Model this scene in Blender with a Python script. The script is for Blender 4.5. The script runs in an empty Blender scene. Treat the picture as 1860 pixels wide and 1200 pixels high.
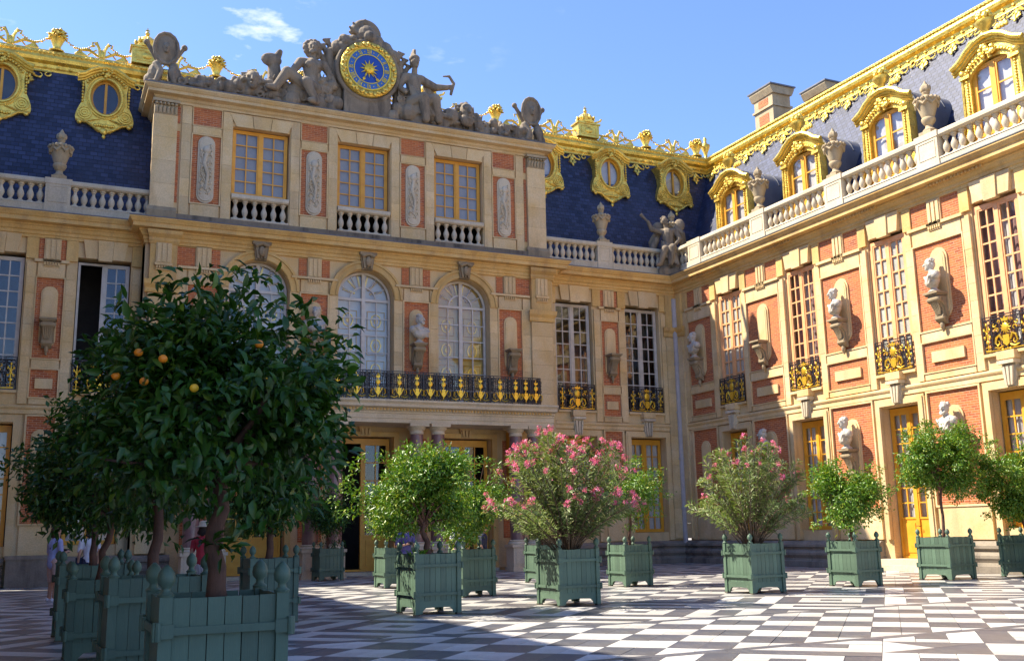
import bpy, math, random
from mathutils import Vector, Matrix, Euler
R = math.radians
rnd = random.Random(11)
SC = bpy.context.scene
COL = SC.collection

# ---------------------------------------------------------------- camera, sky, sun, exposure
cam = bpy.data.objects.new('camera', bpy.data.cameras.new('camera')); COL.objects.link(cam)
yaw, pitch, roll = R(25.176), R(11.102), R(-1.1127)
F = Vector((math.sin(yaw)*math.cos(pitch), math.cos(yaw)*math.cos(pitch), math.sin(pitch)))
r0 = Vector((math.cos(yaw), -math.sin(yaw), 0)); u0 = r0.cross(F)
RT = math.cos(roll)*r0 + math.sin(roll)*u0; UP = -math.sin(roll)*r0 + math.cos(roll)*u0
CAM = Vector((-25.28, -36.72, 1.5))
cam.matrix_world = Matrix(((RT.x, UP.x, -F.x, CAM.x), (RT.y, UP.y, -F.y, CAM.y), (RT.z, UP.z, -F.z, CAM.z), (0, 0, 0, 1)))
cam.data.sensor_width = 36; cam.data.lens = 36*1839.6/1860; cam.data.clip_start = .1; cam.data.clip_end = 3000
SC.camera = cam

SUN = Vector((-1, .70, 1.42)).normalized()          # towards the sun
EL, AZ = math.asin(SUN.z), math.atan2(SUN.x, SUN.y)
world = bpy.data.worlds.new('World'); SC.world = world; world.use_nodes = True
wn, wl = world.node_tree.nodes, world.node_tree.links
bg = wn['Background']; bg.inputs['Strength'].default_value = .083
sky = wn.new('ShaderNodeTexSky'); sky.sky_type = 'NISHITA'; sky.sun_disc = False
sky.sun_elevation = EL; sky.sun_rotation = AZ; sky.air_density = 1.2; sky.dust_density = .25; sky.ozone_density = 3.0
tc = wn.new('ShaderNodeTexCoord'); mp = wn.new('ShaderNodeMapping'); mp.inputs['Scale'].default_value = (1, 1, 2.6); mp.inputs['Rotation'].default_value = (0, 0, R(148))
nz = wn.new('ShaderNodeTexNoise'); nz.inputs['Scale'].default_value = 19; nz.inputs['Detail'].default_value = 7; nz.inputs['Roughness'].default_value = .58
nz2 = wn.new('ShaderNodeTexNoise'); nz2.inputs['Scale'].default_value = 3.1; nz2.inputs['Detail'].default_value = 2
rp = wn.new('ShaderNodeValToRGB'); rp.color_ramp.elements[0].position = .575; rp.color_ramp.elements[1].position = .84
rp2 = wn.new('ShaderNodeValToRGB'); rp2.color_ramp.elements[0].position = .54; rp2.color_ramp.elements[1].position = .68
mul = wn.new('ShaderNodeMath'); mul.operation = 'MULTIPLY'
mx = wn.new('ShaderNodeMixRGB'); mx.inputs['Color2'].default_value = (6.2, 6.4, 6.6, 1)
wl.new(tc.outputs['Generated'], mp.inputs['Vector']); wl.new(mp.outputs['Vector'], nz.inputs['Vector']); wl.new(mp.outputs['Vector'], nz2.inputs['Vector'])
wl.new(nz.outputs['Fac'], rp.inputs['Fac']); wl.new(nz2.outputs['Fac'], rp2.inputs['Fac'])
wl.new(rp.outputs['Color'], mul.inputs[0]); wl.new(rp2.outputs['Color'], mul.inputs[1])
tn = wn.new('ShaderNodeMixRGB'); tn.blend_type = 'MULTIPLY'; tn.inputs['Fac'].default_value = 1; tn.inputs['Color2'].default_value = (.80, .88, 1.16, 1)
wl.new(sky.outputs['Color'], tn.inputs['Color1']); wl.new(mul.outputs[0], mx.inputs['Fac']); wl.new(tn.outputs['Color'], mx.inputs['Color1']); wl.new(mx.outputs['Color'], bg.inputs['Color'])

sl = bpy.data.lights.new('sun', 'SUN'); sl.energy = 4.2; sl.angle = R(.53); sl.color = (1, .91, .74)
so = bpy.data.objects.new('sun', sl); COL.objects.link(so)
so.rotation_euler = (-SUN).to_track_quat('-Z', 'Y').to_euler(); so.location = (-40, 20, 60)
vs = SC.view_settings; vs.view_transform = 'Standard'; vs.look = 'None'; vs.exposure = 1.54; vs.gamma = 1; vs.use_curve_mapping = False
SC.cycles.max_bounces = 8; SC.cycles.diffuse_bounces = 6; SC.cycles.glossy_bounces = 3; SC.cycles.transmission_bounces = 4
SC.cycles.transparent_max_bounces = 12; SC.cycles.caustics_reflective = False; SC.cycles.caustics_refractive = False
SC.cycles.sample_clamp_indirect = 6; SC.cycles.use_denoising = True

# ---------------------------------------------------------------- mesh helper: local s (right), d (outwards), z (up)  ->  (s, -d, z)
class MB:
    def __init__(s): s.v = []; s.f = []
    def add(s, vs, fs):
        n = len(s.v); s.v += [(a, -b, c) for a, b, c in vs]; s.f += [tuple(n+i for i in reversed(f)) for f in fs]
        return s
    def raw(s, vs, fs):                                   # already x, y, z
        n = len(s.v); s.v += [tuple(p) for p in vs]; s.f += [tuple(n+i for i in f) for f in fs]
        return s
    def box(s, s0, s1, d0, d1, z0, z1):
        return s.add([(s0,d0,z0),(s1,d0,z0),(s1,d1,z0),(s0,d1,z0),(s0,d0,z1),(s1,d0,z1),(s1,d1,z1),(s0,d1,z1)],
                     [(3,2,1,0),(4,5,6,7),(0,1,5,4),(1,2,6,5),(2,3,7,6),(3,0,4,7)])
    def sz(s, poly, d0, d1):                              # outline in (s, z), thick in d
        n = len(poly)
        return s.add([(a, d0, b) for a, b in poly]+[(a, d1, b) for a, b in poly],
                     [tuple(range(n)), tuple(range(2*n-1, n-1, -1))]+[(i, i+n, (i+1) % n+n, (i+1) % n) for i in range(n)])
    def dz(s, prof, s0, s1, m0=0, m1=0):                  # moulding profile (d, z) run along s; m = mitre growth with d at each end
        n = len(prof)
        return s.add([(s0-m0*a, a, b) for a, b in prof]+[(s1+m1*a, a, b) for a, b in prof],
                     [tuple(range(n-1, -1, -1)), tuple(range(n, 2*n))]+[(i, (i+1) % n, (i+1) % n+n, i+n) for i in range(n)])
    def lathe(s, prof, cs=0, cd=0, n=14, sq=1.0):
        vs, fs = [], []
        for r, z in prof:
            for k in range(n):
                a = 2*math.pi*k/n; vs.append((cs+r*math.cos(a), cd+r*math.sin(a)*sq, z))
        m = len(prof)
        for i in range(m-1):
            for k in range(n):
                k2 = (k+1) % n; fs.append((i*n+k, i*n+k2, (i+1)*n+k2, (i+1)*n+k))
        fs.append(tuple(range(n-1, -1, -1))); fs.append(tuple(range((m-1)*n, m*n)))
        return s.add(vs, fs)
    def tube(s, pts, r, n=6, closed=False):
        P = [Vector((a, -b, c)) for a, b, c in pts]; m = len(P)
        rr = r if isinstance(r, (list, tuple)) else [r]*m
        vs, fs = [], []; ref = None
        for i in range(m):
            if closed: t = P[(i+1) % m]-P[i-1]
            else: t = P[min(i+1, m-1)]-P[max(i-1, 0)]
            if t.length < 1e-9: t = Vector((0, 0, 1))
            t.normalize()
            if ref is None: ref = Vector((0, 0, 1)) if abs(t.z) < .9 else Vector((1, 0, 0))
            a = t.cross(ref)
            if a.length < 1e-4: a = t.cross(Vector((.3, .8, .5)))
            a.normalize(); b = t.cross(a); ref = -b if False else a.cross(t)
            for k in range(n):
                q = 2*math.pi*k/n; vs.append(P[i]+(a*math.cos(q)+b*math.sin(q))*rr[i])
        for i in range(m if closed else m-1):
            j = (i+1) % m
            for k in range(n):
                k2 = (k+1) % n; fs.append((i*n+k, j*n+k, j*n+k2, i*n+k2))
        if not closed: fs.append(tuple(range(n))); fs.append(tuple(range(m*n-1, (m-1)*n-1, -1)))
        return s.raw(vs, fs)
    def ball(s, c, r, nu=10, nv=7):
        if not isinstance(r, (tuple, list)): r = (r, r, r)
        vs, fs = [], []
        for j in range(nv+1):
            t = math.pi*j/nv
            for k in range(nu):
                a = 2*math.pi*k/nu
                vs.append((c[0]+r[0]*math.sin(t)*math.cos(a), c[1]+r[1]*math.sin(t)*math.sin(a), c[2]-r[2]*math.cos(t)))
        for j in range(nv):
            for k in range(nu):
                k2 = (k+1) % nu; fs.append((j*nu+k, j*nu+k2, (j+1)*nu+k2, (j+1)*nu+k))
        return s.add(vs, fs)
    def caps(s, a, b, ra, rb, n=10):                      # tapered capsule between two points
        A, B = Vector(a), Vector(b); L = (B-A).length or 1e-6
        pts, rad = [], []
        for i in range(4): q = -math.pi/2+math.pi/2*(i+.35)/3.5; pts.append(A+(B-A)/L*ra*math.sin(q)); rad.append(max(ra*math.cos(q), ra*.05))
        for i in range(4): q = math.pi/2*(i/3.2); pts.append(B+(B-A)/L*rb*math.sin(q)); rad.append(max(rb*math.cos(q), rb*.05))
        return s.tube([tuple(p) for p in pts], rad, n)
    def mesh(s, name):
        me = bpy.data.meshes.new(name); me.from_pydata(s.v, [], s.f); me.update(); return me
    def build(s, name, mat, parent=None, smooth=False, loc=None, rz=0):
        me = s.mesh(name)
        if mat: me.materials.append(M[mat] if isinstance(mat, str) else mat)
        if smooth: me.polygons.foreach_set('use_smooth', [True]*len(me.polygons))
        return put(name, me, parent, loc, rz)

def put(name, me, parent=None, loc=None, rz=0):
    o = bpy.data.objects.new(name, me); COL.objects.link(o)
    if parent: o.parent = parent
    if loc: o.location = loc
    if rz: o.rotation_euler = (0, 0, rz)
    return o
def smooth_by_angle(o, a=40):
    me = o.data; me.polygons.foreach_set('use_smooth', [True]*len(me.polygons))
    try: me.set_sharp_from_angle(angle=R(a))
    except Exception: pass
    return o
def tag(o, label, cat, group=None):
    o['label'] = label; o['category'] = cat
    if group: o['group'] = group
    return o
def thing(name, label, cat, loc=(0, 0, 0), rz=0, group=None):
    o = bpy.data.objects.new(name, None); COL.objects.link(o); o.empty_display_size = .3
    o.location = loc; o.rotation_euler = (0, 0, rz)
    return tag(o, label, cat, group)
def copy_tree(o, parent=None):
    c = o.copy(); COL.objects.link(c); c.parent = parent
    for ch in list(o.children): copy_tree(ch, c)
    return c
def arc(cx, cz, r, a0, a1, n, rz=None):
    rz = r if rz is None else rz
    return [(cx+r*math.cos(R(a0+(a1-a0)*i/n)), cz+rz*math.sin(R(a0+(a1-a0)*i/n))) for i in range(n+1)]

# ---------------------------------------------------------------- materials
M = {}
class NT:
    def __init__(s, name):
        m = bpy.data.materials.new(name); m.use_nodes = True; M[name] = m; s.m = m
        s.n = m.node_tree.nodes; s.l = m.node_tree.links; s.b = s.n['Principled BSDF']; s.out = s.n['Material Output']
        s.tc = s.n.new('ShaderNodeTexCoord')
    def set(s, **k):
        for a, v in k.items(): s.b.inputs[a.replace('_', ' ')].default_value = v
    def noise(s, scale, detail=4, rough=.55, stretch=None, src='Object'):
        n = s.n.new('ShaderNodeTexNoise'); n.inputs['Scale'].default_value = scale; n.inputs['Detail'].default_value = detail; n.inputs['Roughness'].default_value = rough
        if stretch:
            m = s.n.new('ShaderNodeMapping'); m.inputs['Scale'].default_value = stretch; s.l.new(s.tc.outputs[src], m.inputs['Vector']); s.l.new(m.outputs['Vector'], n.inputs['Vector'])
        else: s.l.new(s.tc.outputs[src], n.inputs['Vector'])
        return n.outputs['Fac']
    def ramp(s, fac, stops):
        r = s.n.new('ShaderNodeValToRGB'); e = r.color_ramp.elements
        while len(e) < len(stops): e.new(.5)
        for x, (p, c) in zip(e, stops): x.position = p; x.color = (*c, 1) if len(c) == 3 else c
        s.l.new(fac, r.inputs['Fac']); return r.outputs['Color']
    def mix(s, fac, a, b, mode='MIX'):
        n = s.n.new('ShaderNodeMixRGB'); n.blend_type = mode
        for k, x in (('Fac', fac), ('Color1', a), ('Color2', b)):
            if isinstance(x, (int, float)): n.inputs[k].default_value = x
            elif isinstance(x, tuple): n.inputs[k].default_value = (*x, 1)
            else: s.l.new(x, n.inputs[k])
        return n.outputs['Color']
    def rand(s):
        return s.n.new('ShaderNodeObjectInfo').outputs['Random']
    def col(s, c): s.l.new(c, s.b.inputs['Base Color'])
    def rough(s, c): s.l.new(c, s.b.inputs['Roughness'])
    def bump(s, h, strength=.3, dist=.02):
        b = s.n.new('ShaderNodeBump'); b.inputs['Strength'].default_value = strength; b.inputs['Distance'].default_value = dist
        s.l.new(h, b.inputs['Height']); s.l.new(b.outputs['Normal'], s.b.inputs['Normal'])

def g3(v): return (v, v, v)
def stone(name, base, stain, dirt, rough=.85, amount=.6, bump=.25, vary=.14, scale=1.0):
    t = NT(name); t.set(Roughness=rough)
    c = t.mix(t.ramp(t.noise(.9*scale, 5, .62), [(.36, g3(0)), (.66, g3(1))]), base, stain)
    streak = t.ramp(t.noise(1.0*scale, 6, .7, (1.6, 1.6, .28)), [(.50, g3(0)), (.74, g3(amount))])
    c = t.mix(streak, c, dirt)
    c = t.mix(t.ramp(t.noise(26*scale, 3, .6), [(.3, g3(.78)), (.7, g3(1.08))]), g3(0), c, 'MIX') if False else t.mix(.35, c, t.ramp(t.noise(30*scale, 3), [(.3, g3(.35)), (.7, g3(1))]), 'MULTIPLY')
    c = t.mix(1, c, t.ramp(t.rand(), [(0, g3(1-vary)), (1, g3(1+vary*.3))]), 'MULTIPLY')
    t.col(c); t.bump(t.noise(42*scale, 5, .7), bump, .012)
    return t
stone('limestone', (.79, .60, .345), (.74, .50, .215), (.42, .28, .16), amount=.5)
stone('limestone_warm', (.78, .53, .215), (.71, .43, .13), (.34, .20, .10), amount=.6)
stone('limestone_pale', (.72, .62, .46), (.64, .52, .34), (.36, .31, .25), amount=.55)
stone('stone_weathered', (.34, .265, .18), (.23, .175, .12), (.055, .045, .035), amount=.95, bump=.5, scale=1.6)
stone('stone_plinth', (.33, .28, .22), (.22, .18, .145), (.05, .042, .038), amount=.9, bump=.5)
stone('bust_marble', (.60, .56, .49), (.50, .45, .37), (.34, .31, .27), rough=.55, amount=.5, scale=3, vary=.1)
stone('stone_console', (.42, .32, .19), (.30, .22, .13), (.10, .08, .06), amount=.85, bump=.5, scale=2)
stone('stone_relief', (.54, .43, .27), (.46, .34, .19), (.25, .19, .12), amount=.7, scale=2, bump=.4)
stone('column_marble', (.30, .17, .15), (.20, .10, .10), (.48, .38, .34), rough=.3, amount=.9, scale=3.5, bump=.05)
t = stone('lead', (.17, .175, .20), (.12, .125, .15), (.30, .30, .31), rough=.5, amount=.5)

t = NT('brick'); t.set(Roughness=.9)
bk = t.n.new('ShaderNodeTexBrick'); sp = t.n.new('ShaderNodeSeparateXYZ'); cb = t.n.new('ShaderNodeCombineXYZ')
t.l.new(t.tc.outputs['Object'], sp.inputs[0]); t.l.new(sp.outputs['X'], cb.inputs['X']); t.l.new(sp.outputs['Z'], cb.inputs['Y']); t.l.new(cb.outputs[0], bk.inputs['Vector'])
for k, v in (('Scale', 1.0), ('Brick Width', .235), ('Row Height', .075), ('Mortar Size', .0085), ('Mortar Smooth', .3), ('Bias', -.1)): bk.inputs[k].default_value = v
bk.inputs['Color1'].default_value = (.54, .15, .042, 1); bk.inputs['Color2'].default_value = (.25, .05, .022, 1); bk.inputs['Mortar'].default_value = (.55, .36, .23, 1)
c = t.mix(t.ramp(t.noise(1.3, 5, .65), [(.38, g3(0)), (.62, g3(.6))]), bk.outputs['Color'], (.54, .18, .055))
c = t.mix(t.ramp(t.noise(7, 3, .7, (1, 1, 3)), [(.58, g3(0)), (.70, g3(.75))]), c, (.16, .05, .035))
t.col(c); iv = t.n.new('ShaderNodeMath'); iv.operation = 'SUBTRACT'; iv.inputs[0].default_value = 1; t.l.new(bk.outputs['Fac'], iv.inputs[1]); t.bump(iv.outputs[0], .6, .012)

t = NT('slate'); t.set(Roughness=.46, Specular_IOR_Level=.45)
bk = t.n.new('ShaderNodeTexBrick'); sp = t.n.new('ShaderNodeSeparateXYZ'); cb = t.n.new('ShaderNodeCombineXYZ')
t.l.new(t.tc.outputs['Object'], sp.inputs[0]); t.l.new(sp.outputs['X'], cb.inputs['X']); t.l.new(sp.outputs['Z'], cb.inputs['Y']); t.l.new(cb.outputs[0], bk.inputs['Vector'])
for k, v in (('Scale', 1.0), ('Brick Width', .26), ('Row Height', .17), ('Mortar Size', .013), ('Mortar Smooth', .1)): bk.inputs[k].default_value = v
bk.inputs['Color1'].default_value = (.040, .052, .115, 1); bk.inputs['Color2'].default_value = (.010, .015, .042, 1); bk.inputs['Mortar'].default_value = (.008, .010, .022, 1)
c = t.mix(t.ramp(t.noise(.8, 4, .6, (1, 1, .4)), [(.4, g3(0)), (.75, g3(.45))]), bk.outputs['Color'], (.048, .055, .095))
t.col(c); iv = t.n.new('ShaderNodeMath'); iv.operation = 'SUBTRACT'; iv.inputs[0].default_value = 1; t.l.new(bk.outputs['Fac'], iv.inputs[1]); t.bump(iv.outputs[0], .8, .02)

t = NT('gold'); t.set(Metallic=.68, Roughness=.36); t.rough(t.ramp(t.noise(6, 5, .7), [(.3, g3(.18)), (.7, g3(.5))]))
t.col(t.mix(t.ramp(t.noise(3.5, 5, .65), [(.40, g3(0)), (.68, g3(.6))]), (.95, .67, .13), (.50, .26, .035))); t.bump(t.noise(20, 5, .65), .5, .03)
t = NT('gold_leaf'); t.set(Metallic=.6, Roughness=.36); t.col(t.mix(t.ramp(t.noise(9, 4), [(.35, g3(0)), (.7, g3(.6))]), (.95, .62, .06), (.62, .33, .03)))

def paint(name, c1, c2, rough=.45, sc=3, bump=.08):
    t = NT(name); t.set(Roughness=rough)
    c = t.mix(t.ramp(t.noise(sc, 5, .65), [(.38, g3(0)), (.70, g3(1))]), c1, c2)
    c = t.mix(1, c, t.ramp(t.rand(), [(0, g3(.86)), (1, g3(1.05))]), 'MULTIPLY'); t.col(c); t.bump(t.noise(38, 4, .6, (1, 1, .15)), bump, .01); return t
paint('paint_yellow', (.78, .385, .035), (.68, .30, .02))
paint('paint_salmon', (.84, .44, .21), (.76, .37, .15))
paint('paint_grey', (.60, .555, .50), (.47, .42, .36))
t = NT('tub_green'); t.set(Roughness=.55)
c = t.mix(t.ramp(t.noise(2.2, 5, .65), [(.36, g3(0)), (.70, g3(1))]), (.096, .160, .108), (.068, .118, .080))
c = t.mix(t.ramp(t.noise(6, 8, .75, (1, 1, .35)), [(.60, g3(0)), (.66, g3(.5))]), c, (.14, .20, .14))
c = t.mix(t.ramp(t.noise(17, 9, .8, (1, 1, .5)), [(.64, g3(0)), (.67, g3(.85))]), c, (.17, .13, .085))
c = t.mix(1, c, t.ramp(t.rand(), [(0, g3(.78)), (1, g3(1.1))]), 'MULTIPLY'); t.col(c); t.bump(t.noise(30, 6, .7, (1, 1, .12)), .4, .01)
paint('iron_black', (.018, .016, .022), (.035, .028, .03), .4)
paint('pipe_grey', (.50, .45, .45), (.42, .37, .36), .5)
paint('iron_rust', (.06, .075, .05), (.12, .07, .04), .6, 9)
paint('soil', (.10, .05, .03), (.05, .03, .02), .95, 12, .8)
paint('shutter_cream', (.78, .52, .15), (.70, .43, .10), .6)
paint('clock_blue', (.012, .075, .42), (.01, .055, .33), .4)
paint('clock_ring', (.05, .16, .46), (.035, .12, .38), .4)
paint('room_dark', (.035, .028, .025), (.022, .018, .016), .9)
paint('blind_grey', (.40, .36, .33), (.34, .305, .28), .8)
paint('curtain_white', (.70, .66, .66), (.58, .54, .55), .9)
paint('curtain_rose', (.36, .20, .19), (.25, .13, .14), .9)
paint('shutter_white', (.70, .66, .60), (.62, .57, .50), .6)
paint('bark', (.145, .07, .045), (.075, .04, .028), .9, 7, .9)
paint('bark_grey', (.20, .14, .09), (.11, .075, .05), .9, 7, .9)
paint('orange_skin', (.85, .30, .01), (.80, .22, .01), .45, 5)
paint('lemon_skin', (.88, .52, .02), (.84, .45, .02), .45, 5)

def leaf(name, c1, c2, c3, rough=.38, trans=.22):
    t = NT(name); n = t.n
    vc = n.new('ShaderNodeVertexColor'); vc.layer_name = 'tone'
    sp = n.new('ShaderNodeSeparateColor'); t.l.new(vc.outputs['Color'], sp.inputs[0])
    c = t.mix(sp.outputs['Red'], c1, c2); c = t.mix(t.ramp(sp.outputs['Green'], [(.80, g3(0)), (1, g3(1))]), c, c3)
    t.col(c); t.set(Roughness=rough, Specular_IOR_Level=.45)
    tr = n.new('ShaderNodeBsdfTranslucent'); t.l.new(t.mix(1, c, (1.25, 1.25, .55), 'MULTIPLY'), tr.inputs['Color'])
    ms = n.new('ShaderNodeMixShader'); ms.inputs[0].default_value = trans
    t.l.new(t.b.outputs[0], ms.inputs[1]); t.l.new(tr.outputs[0], ms.inputs[2]); t.l.new(ms.outputs[0], t.out.inputs['Surface'])
leaf('leaf_shaded', (.018, .060, .007), (.042, .118, .011), (.13, .21, .018))  # orange leaves for the trees in shade: the shade is put into the colour
leaf('leaf_sunlit', (.070, .170, .016), (.135, .265, .020), (.36, .40, .04))  # orange leaves for the sunlit trees: sunlight and its yellow highlights in the colour
leaf('leaf_oleander', (.125, .19, .05), (.21, .27, .095), (.40, .41, .21), .5)
leaf('petal', (.60, .075, .22), (.76, .19, .37), (.85, .47, .58), .6, .3)

t = NT('glass'); n = t.n
fw_ = n.new('ShaderNodeLayerWeight'); pw_ = n.new('ShaderNodeMath'); pw_.operation = 'POWER'; pw_.inputs[1].default_value = 3.2; t.l.new(fw_.outputs['Facing'], pw_.inputs[0])
fr = n.new('ShaderNodeMath'); fr.operation = 'MULTIPLY_ADD'; fr.inputs[1].default_value = .7; fr.inputs[2].default_value = .045; t.l.new(pw_.outputs[0], fr.inputs[0])
gl = n.new('ShaderNodeBsdfGlossy'); gl.inputs['Roughness'].default_value = .03; gl.inputs['Color'].default_value = (.9, .93, 1, 1)
tp = n.new('ShaderNodeBsdfTransparent'); tp.inputs['Color'].default_value = (.96, .97, .96, 1)
ms = n.new('ShaderNodeMixShader'); t.l.new(fr.outputs[0], ms.inputs[0]); t.l.new(tp.outputs[0], ms.inputs[1]); t.l.new(gl.outputs[0], ms.inputs[2]); t.l.new(ms.outputs[0], t.out.inputs['Surface'])

def marble(name, c1, c2, vein, rough):
    t = NT(name); t.set(Roughness=rough)
    c = t.mix(t.ramp(t.noise(1.2, 6, .65), [(.35, g3(0)), (.7, g3(1))]), c1, c2)
    c = t.mix(t.ramp(t.noise(3.0, 8, .7, (1, .35, 1)), [(.47, g3(0)), (.5, g3(.45)), (.53, g3(0))]), c, vein)
    c = t.mix(t.ramp(t.noise(.35, 4, .6), [(.45, g3(0)), (.75, g3(.38))]), c, (.30, .25, .20))
    c = t.mix(t.ramp(t.noise(4.5, 7, .75), [(.60, g3(0)), (.72, g3(.35))]), c, (.22, .18, .14))
    c = t.mix(1, c, t.ramp(t.rand(), [(0, g3(.80)), (1, g3(1.06))]), 'MULTIPLY')
    t.col(c); t.bump(t.noise(60, 3), .06, .004)
marble('marble_white', (.64, .62, .59), (.56, .53, .49), (.42, .40, .38), .36)
marble('marble_dark', (.108, .108, .132), (.078, .078, .098), (.20, .195, .20), .34)
stone('joint', (.42, .38, .31), (.34, .30, .25), (.2, .18, .15))
def plain(name, c, rough=.8): paint(name, c, tuple(x*.75 for x in c), rough, 6)
plain('skin', (.50, .27, .18), .6); plain('cloth_lilac', (.42, .44, .72)); plain('cloth_navy', (.02, .025, .06)); plain('cloth_pink', (.55, .36, .30))
plain('cloth_blue', (.10, .09, .30)); plain('cloth_white', (.72, .72, .78)); plain('cloth_red', (.45, .03, .05)); plain('hair_dark', (.03, .02, .015)); plain('hair_brown', (.12, .06, .03)); plain('straw', (.62, .52, .36))
t = NT('cloth_stripe'); wv = t.n.new('ShaderNodeTexWave'); wv.bands_direction = 'X'; wv.inputs['Scale'].default_value = 9; t.l.new(t.tc.outputs['Object'], wv.inputs['Vector'])
t.col(t.ramp(wv.outputs['Fac'], [(.45, (.7, .68, .66)), (.55, (.16, .15, .2))])); t.set(Roughness=.85)
# ---------------------------------------------------------------- ground: joint bed and the marble slabs laid at 45 degrees
g = MB(); g.raw([(-300, -300, -.03), (300, -300, -.03), (300, 300, -.03), (-300, 300, -.03)], [(0, 1, 2, 3)])
ground = g.build('ground', 'joint'); ground['kind'] = 'structure'
court = MB().raw([(-28.6, -40, -.012), (-.02, -40, -.012), (-.02, -.02, -.012), (-28.6, -.02, -.012)], [(0, 1, 2, 3)]).build('courtyard_pavement', 'joint'); court['kind'] = 'structure'
def clip(poly, ax, lim, keep_less):
    out = []
    for i, p in enumerate(poly):
        q = poly[(i+1) % len(poly)]
        a, b = (p[ax]-lim, q[ax]-lim) if not keep_less else (lim-p[ax], lim-q[ax])
        if a >= 0: out.append(p)
        if a*b < 0: k = a/(a-b); out.append((p[0]+(q[0]-p[0])*k, p[1]+(q[1]-p[1])*k))
    return out
def area(p): return abs(sum(p[i][0]*p[(i+1) % len(p)][1]-p[(i+1) % len(p)][0]*p[i][1] for i in range(len(p))))/2
H = .4; SQ = 2**.5
NEST = [(0,0,5,1,0),(0,4,5,5,0),(0,1,1,4,0),(4,1,5,4,0),(1,1,4,2,1),(1,3,4,4,1),(1,2,2,3,1),(3,2,4,3,1),(2,2,3,3,0),
        (5,0,6,5,1),(7,0,8,5,1),(6,0,7,1,1),(6,1,7,4,0),(6,4,7,5,1),(0,5,5,6,1),(0,7,5,8,1),(0,6,1,7,1),(1,6,4,7,0),(4,6,5,7,1),(5,5,8,8,2)]
slabs = []
def lay(poly_uv, white, y0, y1):
    P = [((u+v)/SQ, (v-u)/SQ) for u, v in poly_uv]
    for ax, lim, less in ((1, y1, True), (1, y0, False), (0, -28.5, False), (0, -.25, True)):
        P = clip(P, ax, lim, less)
        if len(P) < 3: return
    if area(P) < .004: return
    cx, cy = sum(p[0] for p in P)/len(P), sum(p[1] for p in P)/len(P)
    slabs.append((P, white, cx, cy))
def rect(a0, b0, a1, b1, ou, ov):
    e = .0045
    return [(ou+a0*H+e, ov+b0*H+e), (ou+a1*H-e, ov+b0*H+e), (ou+a1*H-e, ov+b1*H-e), (ou+a0*H+e, ov+b1*H-e)]
bands = []
y = -37.7
kind = 0
while y < -.3:
    w = 3.8 if kind else 4.0
    bands.append((y, min(y+w, -.3), kind)); y += w; kind ^= 1
# phase: a checkered band lies between y = -26.1 and -22.3
sh = -26.1-[b for b in bands if b[2] == 1][1][0]
sh = (sh+3.9) % 7.8-3.9
for y0, y1, kd in bands:
    y0 += sh; y1 = min(y1+sh, -.3); y0 = max(y0, -38)
    if y1-y0 < .1: continue
    per = 8*H if not kd else 4*H
    ou0, ov0 = (-.5, -29.5) if not kd else (2.94, -31.5)
    us = [(x-yy)/SQ for x in (-28.6, 0) for yy in (y0, y1)]; vv = [(x+yy)/SQ for x in (-28.6, 0) for yy in (y0, y1)]
    for i in range(math.floor((min(us)-ou0)/per)-1, math.ceil((max(us)-ou0)/per)+1):
        for j in range(math.floor((min(vv)-ov0)/per)-1, math.ceil((max(vv)-ov0)/per)+1):
            ou, ov = ou0+i*per, ov0+j*per
            cyy = (ov+per/2-ou-per/2)/SQ
            if cyy < y0-3.5 or cyy > y1+3.5: continue
            if not kd:
                for a0, b0, a1, b1, c in NEST:
                    if c == 2:
                        q = rect(a0, b0, a1, b1, ou, ov); lay([q[0], q[1], q[2]], False, y0+.1, y1-.1)
                        t1 = ((q[0][0]+q[2][0])/2, (q[0][1]+q[2][1])/2)
                        lay([q[0], (t1[0]-.003, t1[1]+.003), q[3]], True, y0+.1, y1-.1); lay([(t1[0], t1[1]+.006), q[2], (q[3][0]+.006, q[3][1])], False, y0+.1, y1-.1)
                    else: lay(rect(a0, b0, a1, b1, ou, ov), bool(c), y0+.1, y1-.1)
            else:
                for a in range(4):
                    for b in (0, 2):
                        lay(rect(a, b, a+1, b+2, ou, ov), ((a//2)+(b//2)) % 2 == 1, y0+.1, y1-.1)
    x = -28.5                                             # the dark border strip between two bands
    while x < -.3:
        x2 = min(x+1.1, -.26)
        slabs.append(([(x+.003, y1-.095), (x2-.003, y1-.095), (x2-.003, y1+.095), (x+.003, y1+.095)], False, (x+x2)/2, y1)); x = x2
def seen(p):
    v = Vector((p[2], p[3], 0))-CAM; dz = v.dot(F)
    if dz < 1: return 0
    px, py = v.dot(RT)/dz, -v.dot(UP)/dz
    return area(p[0])/dz**3 if abs(px) < .52 and abs(py) < .335 else 0
slabs.sort(key=seen, reverse=True)
def slab_geo(mb, P, z):
    n = len(P)
    if sum(P[i][0]*P[(i+1) % n][1]-P[(i+1) % n][0]*P[i][1] for i in range(n)) < 0: P = P[::-1]
    mb.raw([(a, b, -.03) for a, b in P]+[(a, b, z) for a, b in P], [tuple(range(n, 2*n))]+[(i, (i+1) % n, (i+1) % n+n, i+n) for i in range(n)])
for P, wht, cx, cy in slabs[:300]:
    mb = MB(); slab_geo(mb, [(a-cx, b-cy) for a, b in P], 0)
    mb.build('marble_slab', 'marble_white' if wht else 'marble_dark', court, loc=(cx, cy, rnd.uniform(-.003, .003))).rotation_euler = (rnd.uniform(-.0025, .0025), rnd.uniform(-.0025, .0025), 0)
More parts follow.
